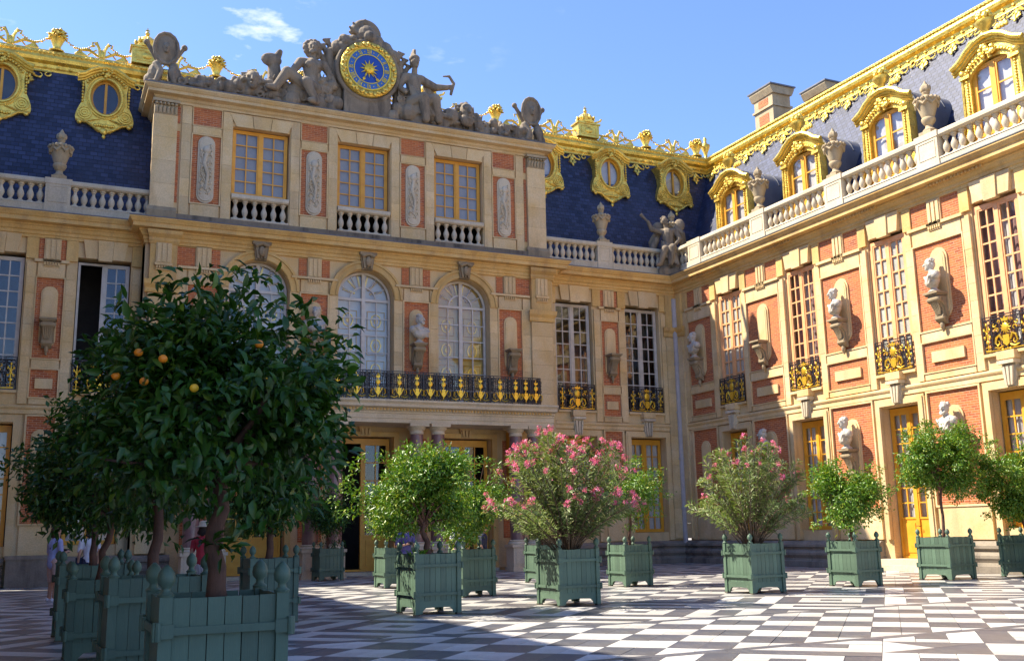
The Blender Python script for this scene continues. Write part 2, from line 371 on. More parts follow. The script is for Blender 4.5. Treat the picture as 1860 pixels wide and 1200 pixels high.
for w in (0, 1):
    mb = MB()
    for P, wht, cx, cy in slabs[300:]:
        if wht == bool(w): slab_geo(mb, P, rnd.uniform(-.0022, .0022))
    o = mb.build('white_slabs' if w else 'dark_slabs', 'marble_white' if w else 'marble_dark', court); o['kind'] = 'stuff'

# ---------------------------------------------------------------- kit of facade parts (all in a building's own s, d, z)
MESH = {}
def shared(key, maker, mat, smooth=None):
    if key not in MESH:
        mb = maker(); me = mb.mesh(key if isinstance(key, str) else key[0])
        me.materials.append(M[mat])
        if smooth is not None:
            me.polygons.foreach_set('use_smooth', [True]*len(me.polygons))
            try: me.set_sharp_from_angle(angle=R(smooth))
            except Exception: pass
        MESH[key] = me
    return MESH[key]
def blocks(par, s0, s1, z0, z1, d1=.055, mat='limestone', course=.52):
    n = max(1, round((z1-z0)/course)); h = (z1-z0)/n
    for i in range(n):
        MB().box(s0+.003, s1-.003, -.08, d1+rnd.uniform(-.004, .004), z0+i*h+.003, z0+(i+1)*h-.003).build('stone_block', mat, par)
def brick(par, s0, s1, z0, z1, d1=0.0):
    return MB().box(s0, s1, -.07, d1, z0, z1).build('brick_panel', 'brick', par)
def rims(par, s0, s1, z0, z1, w=.06, d=.075, mat='limestone'):
    m = MB(); rim(m, s0, s1, z0, z1, w, d); return m.build('panel_moulding', mat, par)
def rim(mb, s0, s1, z0, z1, w=.06, d=.075):               # raised fillet round a panel
    mb.box(s0-w, s1+w, -.05, d, z1, z1+w).box(s0-w, s1+w, -.05, d, z0-w, z0).box(s0-w, s0, -.05, d, z0, z1).box(s1, s1+w, -.05, d, z0, z1)
def pane_mesh(w, h): return shared(('pane', round(w, 3), round(h, 3)), lambda: MB().box(-w/2, w/2, -.004, .004, -h/2, h/2), 'glass')
def casement(par, s0, s1, z0, z1, mat, rows, cols=2, d=-.30, bottom=0.0, name='window', skip=None, head=0.0, fw=.075, mt=.042):
    """two leaves of small panes; bottom = height of a solid lower panel"""
    m = MB(); sc = (s0+s1)/2
    m.box(s0, s0+fw, d-.05, d+.05, z0, z1).box(s1-fw, s1, d-.05, d+.05, z0, z1).box(s0+fw, s1-fw, d-.05, d+.05, z1-fw-head, z1).box(s0+fw, s1-fw, d-.05, d+.045, z0, z0+fw)
    m.box(sc-.065, sc+.065, d-.055, d+.06, z0+fw, z1-fw-head)
    zb = z0+fw+bottom
    cells = []
    for a, b in ((s0+fw, sc-.065), (sc+.065, s1-fw)):
        if skip == 'left' and a < sc-.1: continue
        m.box(a, a+.05, d-.03, d+.035, zb, z1-fw-head).box(b-.05, b, d-.03, d+.035, zb, z1-fw-head).box(a+.05, b-.05, d-.03, d+.035, zb, zb+.06).box(a+.05, b-.05, d-.03, d+.035, z1-fw-head-.05, z1-fw-head)
        if bottom:
            m.box(a, b, d-.03, d+.01, z0+fw, zb); m.box(a+.09, b-.09, d, d+.03, z0+fw+.1, zb-.12)
        a, b = a+.05, b-.05; c0, c1 = zb+.06, z1-fw-head-.05
        cw, ch = (b-a-mt*(cols-1))/cols, (c1-c0-mt*(rows-1))/rows
        for i in range(1, cols): m.box(a+i*cw+(i-1)*mt, a+i*(cw+mt), d-.022, d+.026, c0, c1)
        for j in range(1, rows): m.box(a, b, d-.018, d+.022, c0+j*ch+(j-1)*mt, c0+j*(ch+mt))
        cells += [(a+i*(cw+mt)+cw/2, c0+j*(ch+mt)+ch/2, cw+.01, ch+.01) for i in range(cols) for j in range(rows)]
    o = m.build(name, mat, par)
    for cs, cz, cw, ch in cells:
        p = put('pane', pane_mesh(cw, ch), o, (cs, -(d-.002), cz)); p.rotation_euler = (rnd.uniform(-.008, .008), 0, rnd.uniform(-.012, .012))
    return o
def wavy(par, s0, s1, z0, z1, d, mat, amp=.035, name='curtain'):
    m = MB(); n = max(8, int((s1-s0)*16)); vs = []; ph = rnd.uniform(0, 6)
    for i in range(n+1):
        s = s0+(s1-s0)*i/n; dd = d+amp*math.sin(i*1.35+ph)+amp*.5*math.sin(i*.6+ph*2)
        vs += [(s, dd, z0), (s, dd, z1)]
    m.add(vs, [(2*i, 2*i+2, 2*i+3, 2*i+1) for i in range(n)])
    return m.build(name, mat, par, smooth=True)
def iron(w, h):
    m = MB(); hw = w/2; t = .015
    for z in (.02, .10, h-.09, h-.015): m.box(-hw, hw, -.015, .015, z-t, z+t)
    for s in (-hw+.015, -hw*.62, hw*.62, hw-.015): m.box(s-t, s+t, -.016, .016, 0, h)
    def ring(cs, cz, r, n=10): m.tube([(cs+r*math.cos(2*math.pi*k/n), 0, cz+r*math.sin(2*math.pi*k/n)) for k in range(n)], .013, 4, True)
    for sg in (-1, 1):
        c = sg*hw*.81
        for z, r in ((.20, .07), (.34, .06), (h-.18, .065), (h-.31, .055), (h*.5, .06), (h*.6, .05)):
            ring(c-.075*hw, z, r); ring(c+.075*hw, z, r)
        m.tube([(c, 0, .1), (c, 0, h-.1)], .013, 4)
        nk = max(3, int(hw*.6/.09))
        for k in range(nk):
            x = hw*.60*(k+.5)/nk
            m.tube([(sg*x, 0, .1), (sg*(x+.03), 0, h*.3), (sg*(x-.03), 0, h*.6), (sg*x, 0, h-.09)], .011, 4)
            ring(sg*x, h-.17-.1*(k % 2), .05); ring(sg*x, .19+.12*(k % 2), .055); ring(sg*x, h*.5+.09*(k % 2), .05)
    return m
def gilt(w, h):
    m = MB(); k = min(1, w/1.6)
    if w < 1: return gilt_small(w, h)
    m.box(-w*.46, w*.46, 0, .018, .035, .06)
    for x in (-.405*w, 0, .405*w): m.box(x-.012, x+.012, -.002, .012, .05, h*.8)
    m.ball((0, .03, h*.62), (.125*k, .03, .14*k), 12, 6)
    for i in range(12):
        a = 2*math.pi*i/12; m.caps((.11*k*math.cos(a), .02, h*.62+.12*k*math.sin(a)), (.18*k*math.cos(a), .02, h*.62+.19*k*math.sin(a)), .020, .006, 5)
    m.sz([(-.10*k, h*.42), (-.11*k, h*.2), (0, h*.12), (.11*k, h*.2), (.10*k, h*.42)], .0, .05)
    def curl(cs, cz, r, sg, up=1, th=.022):
        m.tube([(cs+sg*r*(1-.6*j/9)*math.cos(up*1.5*math.pi*j/9), .018, cz+r*(1-.6*j/9)*math.sin(up*1.5*math.pi*j/9)) for j in range(10)], [th*(1-.06*j) for j in range(10)], 5)
    for sg in (-1, 1):
        m.tube([(sg*.13*k, .02, h*.28), (sg*.22*k, .03, h*.44), (sg*.33*k, .03, h*.38), (sg*.37*k, .03, h*.24), (sg*.30*k, .03, h*.16), (sg*.23*k, .03, h*.22), (sg*.26*k, .03, h*.29)], [.03, .042, .036, .03, .026, .02, .014], 6)
        m.tube([(sg*.12*k, .02, h*.14), (sg*.26*k, .02, h*.09), (sg*.42*k, .02, h*.13)], [.026, .03, .012], 5)
        curl(sg*.30*k, h*.58, .085*k, sg); curl(sg*.38*k, h*.74, .07*k, -sg, -1); curl(sg*.20*k, h*.80, .055*k, sg, 1, .016)
        c = sg*w/2*.81; e = min(.10, w*.07)
        for x in (-1, 1): m.tube([(c-x*e, .02, h*.38), (c+x*e, .02, h*.70)], [.013, .017], 5)
        m.ball((c, .02, h*.30), (.045*k+.01, .02, .055), 8, 5); m.ball((c, .02, h*.78), (.03, .02, .055), 8, 5); m.ball((c, .02, h*.54), (.04, .02, .03), 8, 5)
        for x in (-1, 1): m.ball((c+x*e, .02, h*.44), (.022, .016, .035), 6, 4); m.ball((c+x*e, .02, h*.64), (.022, .016, .035), 6, 4)
        m.tube([(c-e, .016, h*.15), (c, .016, h*.165), (c+e, .016, h*.15), (c+e, .016, h*.08), (c, .016, h*.065), (c-e, .016, h*.08)], .012, 4, True)
        m.ball((sg*.13*k, .05, .035), .04, 8, 5)
    m.sz([(-.1*k, h*.80), (-.13*k, h*.90), (-.05*k, h*.86), (0, h*.93), (.05*k, h*.86), (.13*k, h*.90), (.1*k, h*.80)], 0, .03)
    return m
def gilt_small(w, h):
    m = MB(); m.ball((0, .02, h*.60), (.085, .022, .10), 12, 6); m.sz([(-.065, h*.42), (-.07, h*.22), (0, h*.15), (.07, h*.22), (.065, h*.42)], .0, .04)
    m.box(-.012, .012, 0, .012, h*.1, h*.9); m.sz([(-.06, h*.74), (-.08, h*.82), (0, h*.79), (.08, h*.82), (.06, h*.74)], 0, .02)
    for sg in (-1, 1):
        m.tube([(sg*.07, .02, h*.24), (sg*.15, .02, h*.40), (sg*.25, .02, h*.36), (sg*.27, .02, h*.24), (sg*.21, .02, h*.18), (sg*.17, .02, h*.24)], [.016, .026, .024, .02, .015, .01], 5)
        if w > .6: m.tube([(sg*.07, .02, h*.15), (sg*.2, .02, h*.1), (sg*.34, .02, h*.14)], [.014, .018, .008], 5)
    return m
def railing(par, sc, w, z, h, d):
    o = put('balcony_railing', shared(('balcony_railing', w, h), lambda: iron(w, h), 'iron_black'), par, (sc, -d, z))
    put('gilded_ornament', shared(('gilded_ornament', w, h), lambda: gilt(w, h), 'gold_leaf', 40), o, (0, -.012, 0))
    return o
BAL = [(.105, 0), (.105, .06), (.07, .08), (.055, .12), (.095, .20), (.115, .28), (.105, .36), (.06, .46), (.05, .54), (.075, .57), (.075, .60), (.105, .62), (.105, .68)]
def balustrade(par, s0, s1, dc, z0, peds, mat='limestone_pale', pitch=.30, plinth=.40, k=1.0):
    m = MB(); zb = z0+plinth; zr = zb+.68*k
    m.box(s0, s1, dc-.17, dc+.20, z0, zb-.05); m.dz([(dc-.19, zb-.05), (dc+.22, zb-.05), (dc+.19, zb), (dc-.17, zb)], s0, s1)
    m.dz([(dc-.15, zr), (dc+.15, zr), (dc+.21, zr+.05), (dc+.21, zr+.15), (dc+.17, zr+.20), (dc-.17, zr+.20), (dc-.2, zr+.1)], s0, s1)
    for a, b in peds:
        m.box(a, b, dc-.205, dc+.225, zb-.02, zr+.02); m.box(a-.03, b+.03, dc-.22, dc+.245, zr+.02, zr+.225); m.box(a-.02, b+.02, dc-.21, dc+.235, z0+.05, zb-.02)
        if b-a > .5: rim(m, a+.12, b-.12, zb+.08, zr-.08, .03, dc+.24)
    o = m.build('balustrade', mat, par)
    edges = [s0]+[x for p in peds for x in p]+[s1]
    me = shared(('baluster', k), lambda: MB().lathe([(r, z*k) for r, z in BAL], n=10), mat, 35)
    for a, b in zip(edges[::2], edges[1::2]):
        L = b-a
        if L < .3: continue
        n = max(1, round(L/pitch))
        for i in range(n): put('baluster', me, o, (a+(i+.5)*L/n, -dc, zb))
    return o
CORN = [(-.1, 11.50), (.05, 11.50), (.05, 11.60), (.09, 11.62), (.09, 11.72), (.15, 11.76), (.20, 11.86), (.24, 11.88), (.24, 11.94), (.47, 11.965), (.47, 12.10), (.51, 12.12), (.58, 12.22), (.60, 12.23), (.60, 12.28), (-.1, 12.31)]
def cornice(par, s0, s1, m0=0, m1=0, dentils=False, prof=CORN, mat='limestone_warm'):
    MB().dz(prof, s0, s1, m0, m1).build('cornice', mat, par)
    top = max(p[1] for p in prof); dm = max(p[0] for p in prof)
    MB().dz([(-.1, top+.004), (dm+.02, top-.026), (dm+.02, top+.004), (-.1, top+.035)], s0, s1, m0, m1).build('lead_capping', 'lead', par)
def dentils(par, ranges):
    m = MB()
    for a, b in ranges:
        n = int((b-a)/.135)
        for i in range(n): m.box(a+i*.135, a+i*.135+.08, .20, .32, 11.85, 11.945)
    m.build('dentil_course', 'limestone_warm', par)['kind'] = 'stuff'
def triglyph(w=.52, h=.76):
    m = MB(); m.box(-w/2, w/2, -.03, .05, 0, h)
    for i in (-1, 0, 1): m.box(i*w*.32-w*.10, i*w*.32+w*.10, .05, .085, .03, h-.05)
    m.box(-w/2-.03, w/2+.03, -.02, .12, -.09, -.005)
    for i in range(6): m.box(-w/2+.02+i*w/6.2, -w/2+.07+i*w/6.2, 0, .11, -.20, -.10)
    m.box(-w/2+.01, w/2-.01, -.02, .07, -.25, -.205)
    return m
def keystone(w0, w1, h, dp=.2):                           # fluted bracket block: wide at the top
    m = MB(); m.sz([(-w1/2, 0), (w1/2, 0), (w0/2, h), (-w0/2, h)], -.03, dp*.6)
    for i in (-1, 0, 1): m.sz([(i*w1*.3-w1*.10, .04), (i*w1*.3+w1*.10, .04), (i*w0*.3+w0*.10, h-.06), (i*w0*.3-w0*.10, h-.06)], dp*.6, dp)
    m.box(-w0/2-.05, w0/2+.05, -.03, dp+.06, h, h+.10)
    return m
def voussoirs(par, sc, z, w=1.9, h=.62, d=.10, mat='limestone'):
    for x0, x1, y0, y1, dd in ((-.22, .22, -.26, .26, d+.05), (-.62, -.23, -.72, -.27, d), (.23, .62, .27, .72, d)):
        MB().sz([(sc+x0, z-.10 if dd > d else z-.03), (sc+x1, z-.10 if dd > d else z-.03), (sc+y1, z+h), (sc+y0, z+h)], -.05, dd).build('voussoir', mat, par)
def plaque(w, h):
    m = MB(); r = w/2; hh = h/2
    def cap(r, hh): return arc(0, hh-r*.75, r, 0, 180, 10)+arc(0, -hh+r*.75, r, 180, 360, 10)
    o = [(-w/2, -hh+.5*w), (-w/2, hh-.5*w)]
    m.sz(cap(r, hh), -.03, .05); m.sz(cap(r*.82, hh-.06), .05, .09); m.sz(cap(r*.62, hh-.14), .09, .10)
    return m
def console():
    m = MB()
    m.box(-.27, .27, 0, .52, -.06, 0); m.box(-.23, .23, 0, .47, -.11, -.06)
    m.dz([(0, -.11), (.42, -.11), (.45, -.20), (.40, -.31), (.29, -.40), (.22, -.52), (.19, -.66), (.23, -.76), (.19, -.86), (.09, -.93), (0, -.98)], -.16, .16)
    for sg in (-1, 1):
        m.dz([(.02, -.13), (.36, -.13), (.38, -.22), (.30, -.32), (.16, -.44), (.12, -.7), (.02, -.8)], sg*.19-.03, sg*.19+.03)
        for r in (.085, .05): m.tube([(sg*.225, .31+r*math.cos(k*.628), -.225+r*math.sin(k*.628)) for k in range(10)], .018, 5, True)
    m.caps((-.16, .36, -.22), (.16, .36, -.22), .10, .10, 9); m.caps((-.13, .17, -.80), (.13, .17, -.80), .065, .065, 8)
    for i in range(5): m.tube([(-.12+.06*i, .40, -.30), (-.12+.06*i, .33-.01*abs(i-2), -.42), (-.10+.05*i, .25, -.56), (-.07+.035*i, .24, -.70)], [.02, .034, .03, .012], 6)
    m.ball((0, .1, -1.02), (.07, .08, .13), 8, 6); m.ball((0, .08, -1.16), (.04, .05, .06), 7, 5)
    return m
def pillow(par, s0, s1, z0, z1, d=.07): MB().box(s0, s1, -.02, d, z0, z1).build('stone_tablet', 'limestone', par)
PLINTH = [(-.1, 0), (.36, 0), (.36, .20), (.30, .22), (.27, .30), (.30, .36), (.34, .42), (.34, .50), (.29, .56), (.22, .60), (.22, .66), (.30, .70), (.30, .78), (.20, .82), (.12, .90), (-.1, .92)]
STRING = [(-.08, 5.52), (.055, 5.52), (.055, 5.66), (.085, 5.68), (.11, 5.73), (.11, 5.77), (.06, 5.80), (-.08, 5.82)]
# ---------------------------------------------------------------- ranges of tall windows with brick panels (side ranges and the wings)
def upper_bay(par, s0, s1, mat_frame, back, z0=6.30, zt=10.95, rows=8, skip=None):
    sc = (s0+s1)/2; w = s1-s0; dw = -.30 if mat_frame == 'paint_grey' else -.13
    o = casement(par, s0+.03, s1-.03, z0, zt-.12, mat_frame, rows, skip=skip, d=dw, fw=.075 if dw < -.2 else .12, mt=.042 if dw < -.2 else .052)
    if back == 'dark': pass
    elif back == 'white':
        for a, b in ((s0+.08, sc-.02), (sc+.02, s1-.08)): MB().box(a, b, dw-.06, dw-.028, z0+.05, zt-.17).build('inner_shutter', 'shutter_white', o)
    elif back == 'rose':
        wavy(o, s0+.05, sc-.28, z0, zt-.1, -.36, 'curtain_rose', .05); wavy(o, sc+.20, s1-.05, z0, zt-.1, -.36, 'curtain_rose', .05); wavy(o, s0+.05, s1-.05, z0, zt-.1, -.50, 'curtain_white', .04)
    railing(par, sc, round(w-.04, 2), z0+.0, 1.08, .06)
    voussoirs(par, sc, zt, w)
    MB().box(s0-.02, s1+.02, -.05, .095, z0-.10, z0-.015).build('window_sill', 'limestone', par)
    MB().box(sc-.30, sc+.30, -.05, .24, z0-.26, z0-.02).box(sc-.26, sc+.26, -.05, .20, z0-.34, z0-.26).build('balcony_bracket', 'limestone', par)
    put('keystone', shared(('keystone', 1), lambda: keystone(.46, .30, .66, .22), 'limestone_pale'), par, (sc, 0, 5.24))
def lower_bay(par, s0, s1, door=False, rows=7, mat='paint_yellow', curtain=True):
    z0 = .36 if door else 1.28
    o = casement(par, s0+.04, s1-.04, z0, 5.16, mat, rows, bottom=1.15 if door else 0, name='door' if door else 'window', d=-.36, head=.10)
    if curtain: wavy(o, s0+.1, s1-.1, z0+(1.25 if door else .1), 5.05, -.47, 'curtain_white', .03)
    if door:
        MB().tube([((s0+s1)/2+.10, -.28, 1.35), ((s0+s1)/2+.10, -.20, 1.37), ((s0+s1)/2+.02, -.20, 1.37)], .014, 5).build('door_handle', 'iron_black', o)
    m = MB(); w = .17
    m.box(s0-w, s0, -.05, .10, .95, 5.23).box(s1, s1+w, -.05, .10, .95, 5.23).box(s0-w, s1+w, -.05, .10, 5.23, 5.40)
    m.box(s0-w-.06, s0-w, -.05, .06, .95, 5.46).box(s1+w, s1+w+.06, -.05, .06, .95, 5.46).box(s0-w-.06, s1+w+.06, -.05, .065, 5.40, 5.47)
    m.build('door_surround' if door else 'window_surround', 'limestone', par)
def panel_bay(par, s0, s1):
    """brick panel between two windows from ground to frieze; s0..s1 is the brick width"""
    sc = (s0+s1)/2
    brick(par, s0, s1, 7.38, 10.13); rims(par, s0, s1, 7.38, 10.13, .045, .07)
    brick(par, s0, s1, 6.08, 7.0); rims(par, s0, s1, 6.08, 7.0, .045, .07); pillow(par, s0+.18*(s1-s0), s1-.18*(s1-s0), 6.36, 6.70)
    brick(par, s0, s1, 10.78, 11.50); put('triglyph', shared('triglyph', triglyph, 'limestone'), par, (sc, 0, 10.76)); MB().box(s0-.12, s1+.12, -.05, .12, 10.66, 10.755).build('ledge', 'limestone', par)
    brick(par, s0, s1, 1.98, 5.50); rims(par, s0, s1, 1.98, 5.44, .06, .075)
def stone_fill(par, s0, s1, zs, mat='limestone'):
    for z0, z1 in zs: MB().box(s0, s1, -.08, .045, z0+.003, z1-.003).build('stone_band', mat, par)

def front(par, S0, S1, wins, panels, frames, backs, doors=(), skips={}, jamb=.33, extra=()):
    """full facade strip: wins = [(s0, s1)], panels = [(s0, s1)]"""
    m = MB(); w = sorted(wins); e = [S0]+[x for a in w for x in a]+[S1]
    for a, b in zip(e[::2], e[1::2]): m.box(a, b, -.6, -.035, 0, 12.3)
    for i, (a, b) in enumerate(w):
        m.box(a, b, -.6, -.035, 10.95, 12.3).box(a, b, -.6, -.035, 5.2, 6.3)
        m.box(a, b, -.6, -.035, 0, .35 if i in doors else 1.27)
    m.build('wall', 'limestone', par)
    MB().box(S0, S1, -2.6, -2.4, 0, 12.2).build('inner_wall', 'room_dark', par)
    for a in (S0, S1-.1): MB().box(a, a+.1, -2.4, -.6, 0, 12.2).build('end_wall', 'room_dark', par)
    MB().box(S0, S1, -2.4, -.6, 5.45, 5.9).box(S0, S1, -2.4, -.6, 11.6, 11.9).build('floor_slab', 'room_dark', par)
    for i, (a, b) in enumerate(w):
        upper_bay(par, a, b, frames[i], backs[i], skip=skips.get(i))
        lower_bay(par, a, b, i in doors, rows=7)
    for a, b in panels: panel_bay(par, a, b)
    # jamb blocks beside windows and plain bands over and under the panels
    cuts = sorted(list(w)+list(panels))
    spans = []; x = S0
    for a, b in cuts:
        if a-x > .05: spans.append((x, a))
        x = b
    if S1-x > .05: spans.append((x, S1))
    for a, b in spans:
        ww = min(b-a-.0, 9)
        blocks(par, a+.05, b-.05, 5.84, 10.64); blocks(par, a+.13, b-.13, .95, 5.48, .05) if b-a > .45 else None
        MB().box(a+.01, b-.01, -.08, .05, 10.77, 11.49).build('stone_band', 'limestone_warm', par)
    for a, b in panels:
        stone_fill(par, a+.0, b-.0, [(5.84, 6.03), (7.05, 7.33), (10.18, 10.65), (.95, 1.91)])
    MB().dz(STRING, S0, S1).build('string_course', 'limestone', par)

# right wing: stands on x = 0, faces the court; s runs from the inner corner towards the street
wingR = thing('palace_wing', 'sunlit brick and stone palace wing with gilded dormers and tall salmon-framed windows', 'building', (0, 0, 0), R(-90))
WB = [(3.0+4.3*i, 4.64+4.3*i) for i in range(5)]
PB = [(.95, 2.62)]+[(5.0+4.3*i, 6.93+4.3*i) for i in range(4)]
front(wingR, .3, 24, WB, PB, ['paint_salmon']*5, ['white', 'rose', 'white', 'rose', 'white'], doors=(2,))
cornice(wingR, 0, 24, m0=-1); dentils(wingR, [(1.2+4.3*i+.5, 1.2+4.3*i+2.7) for i in range(5)])
MB().dz(PLINTH, .0, 11.2, m0=-1).build('plinth', 'stone_plinth', wingR); MB().dz(PLINTH, 13.75, 24).build('plinth', 'stone_plinth', wingR)
MB().box(10.9, 14.1, 0, .75, 0, .17).box(11.1, 13.9, -.3, .5, .17, .34).build('doorstep', 'limestone_pale', wingR)
balustrade(wingR, -.25, 24, .02, 12.30, [(-.20, .35)]+[(1.54+4.25*i, 2.40+4.25*i) for i in range(6)], pitch=.31)
# range between clock pavilion and wing
ranR = thing('palace_range', 'two-bay palace range in shade joining the clock pavilion and the sunlit wing', 'building', (0, 0, 0))
front(ranR, -6.46, -.02, [(-6.0, -4.24), (-2.6, -.87)], [(-3.84, -3.0)], ['paint_grey']*2, ['dark', 'dark'])
cornice(ranR, -6.5, .0, m1=-1)
MB().dz(PLINTH, -6.5, .0, m1=-1).build('plinth', 'stone_plinth', ranR)
balustrade(ranR, -6.6, -.02, .02, 12.30, [(-3.98, -3.28), (-.65, -.30)], pitch=.29)
# corner pilasters and the lead downpipe
for par, a, b in ((ranR, -.62, -.18), (wingR, .18, .62)):
    blocks(par, a, b, 1.0, 9.62, .12, 'limestone', .62)
    MB().dz([(-.05, 9.64), (.14, 9.64), (.17, 9.72), (.17, 9.80), (.26, 9.90), (.28, 10.04), (-.05, 10.06)], a-.08, b+.08, .35, .35).box(a+.02, b-.02, -.05, .14, 10.06, 11.5).build('pilaster_cap', 'limestone_warm', par)
m = MB(); m.tube([(-.16, .16, .80), (-.16, .16, 9.55)], .105, 12); m.tube([(-.16, .16, 9.75), (-.16, .16, 11.35)], .125, 12); m.tube([(-.16, .16, 9.5), (-.16, .16, 9.78)], [.09, .15], 12)
for z in (2.2, 4.3, 6.3, 8.4, 10.8): m.tube([(-.16, .16, z), (-.16, .16, z+.09)], .135, 12)
m.build('downpipe', 'pipe_grey', ranR, smooth=False)
# range on the far side of the pavilion, one casement open
ranL = thing('palace_range', 'palace range with a dark open casement beside the clock pavilion', 'building', (-28.65, 0, 0))
front(ranL, .02, 6.3, [(.85, 2.61), (4.23, 5.95)], [(3.0, 3.84)], ['paint_grey']*2, ['dark', 'dark'], skips={1: 'left'})
cornice(ranL, 0, 6.35, m0=-1); MB().dz(PLINTH, 0, 2.62, m0=-1).build('plinth', 'stone_plinth', ranL); MB().dz(PLINTH, 4.2, 6.35).build('plinth', 'stone_plinth', ranL)
MB().box(2.7, 4.12, -.1, .62, 0, .86).box(2.66, 4.16, -.1, .66, .86, .98).build('pedestal', 'stone_plinth', ranL)
balustrade(ranL, .02, 6.5, .02, 12.30, [(.3, .65), (3.05, 3.85)], pitch=.29)

# wing that closes the court beyond the frame: it throws the shade over the paving
wingL = thing('palace_wing', 'palace wing opposite the sunlit one, closing the court', 'building', (-28.65, -34, 0), R(90))
front(wingL, 0, 33.7, [(3.0+4.3*i, 4.64+4.3*i) for i in range(7)], [(5.0+4.3*i, 6.93+4.3*i) for i in range(6)], ['paint_salmon']*7, ['white']*7)
cornice(wingL, 0, 34); MB().dz(PLINTH, 0, 33.6).build('plinth', 'stone_plinth', wingL)
balustrade(wingL, 0, 33.9, .02, 12.30, [(1.6+4.28*i, 2.45+4.28*i) for i in range(8)], pitch=.6)

# consoles and oval plaques on the brick panels
NICH = []
def niche(par, s, zc, h, w=.62, cz=None, con=True, mesh_mat='stone_relief'):
    put('plaque', shared(('plaque', w, h), lambda: plaque(w, h), 'limestone'), par, (s, 0, zc))
    if con: put('console', shared('console', console, 'stone_console', 50), par, (s, -.05, cz))
for s in (5.96, 10.26, 14.56, 18.86): niche(wingR, s, 8.80, 2.1, .66, 8.45)
niche(wingR, 1.78, 8.80, 2.1, .66, 8.45)
for s in (5.96, 10.26, 14.56, 18.86): niche(wingR, s, 3.75, 2.3, .66, 3.95)
niche(wingR, 1.78, 3.75, 2.3, .60, None, False)
niche(ranR, -3.42, 8.80, 1.95, .52, 8.68); niche(ranR, -3.42, 3.75, 2.2, .52, None, False)
niche(ranL, 3.42, 8.80, 1.95, .52, 8.68); niche(ranL, 3.42, 3.75, 2.4, .52, None, False)
# ---------------------------------------------------------------- clock pavilion: arched windows, balcony on marble columns, attic
PX, PY = -14.4, -.70
pav = thing('clock_pavilion', 'central palace pavilion with three arched windows, balcony on columns and brick attic', 'building', (PX, PY, 0))
HW = 7.93; BAYS = (-3.98, 0, 3.98); AR = 1.09; SPR = 10.16
m = MB()
e = [-HW]+[x for b in BAYS for x in (b-AR, b+AR)]+[HW]
for a, b in zip(e[::2], e[1::2]): m.box(a, b, -.75, -.035, 0, 12.3)
for b in BAYS:
    m.sz([(b-AR, SPR), (b-AR, 12.3), (b+AR, 12.3), (b+AR, SPR)]+[p for p in arc(b, SPR, AR, 0, 180, 20)][1:-1], -.75, -.0351)
    m.box(b-AR, b+AR, -.75, -.035, 4.95, 6.12)
m.build('wall', 'limestone', pav)
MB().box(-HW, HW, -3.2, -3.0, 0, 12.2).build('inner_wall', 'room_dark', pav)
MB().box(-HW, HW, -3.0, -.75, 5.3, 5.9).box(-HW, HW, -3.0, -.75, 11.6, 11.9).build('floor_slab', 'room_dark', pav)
for b in BAYS:                                            # archivolts with carved keystones
    m = MB(); out, inn = arc(b, SPR, 1.42, 0, 180, 24), arc(b, SPR, 1.10, 180, 0, 24)
    m.sz(out+inn, -.05, .07); m.sz(arc(b, SPR, 1.42, 0, 180, 24)+arc(b, SPR, 1.33, 180, 0, 24), .07, .12); m.sz(arc(b, SPR, 1.20, 0, 180, 24)+arc(b, SPR, 1.12, 180, 0, 24), .07, .10)
    m.build('archivolt', 'limestone_warm', pav)
    m = keystone(.56, .40, .55, .26); m.tube([(-.3, .2, .62), (-.2, .3, .5), (0, .32, .58), (.2, .3, .5), (.3, .2, .62)], .07, 7); m.ball((0, .28, .28), (.13, .12, .2), 8, 6)
    m.build('arch_keystone', 'stone_console', pav, loc=(b, 0, 11.22))
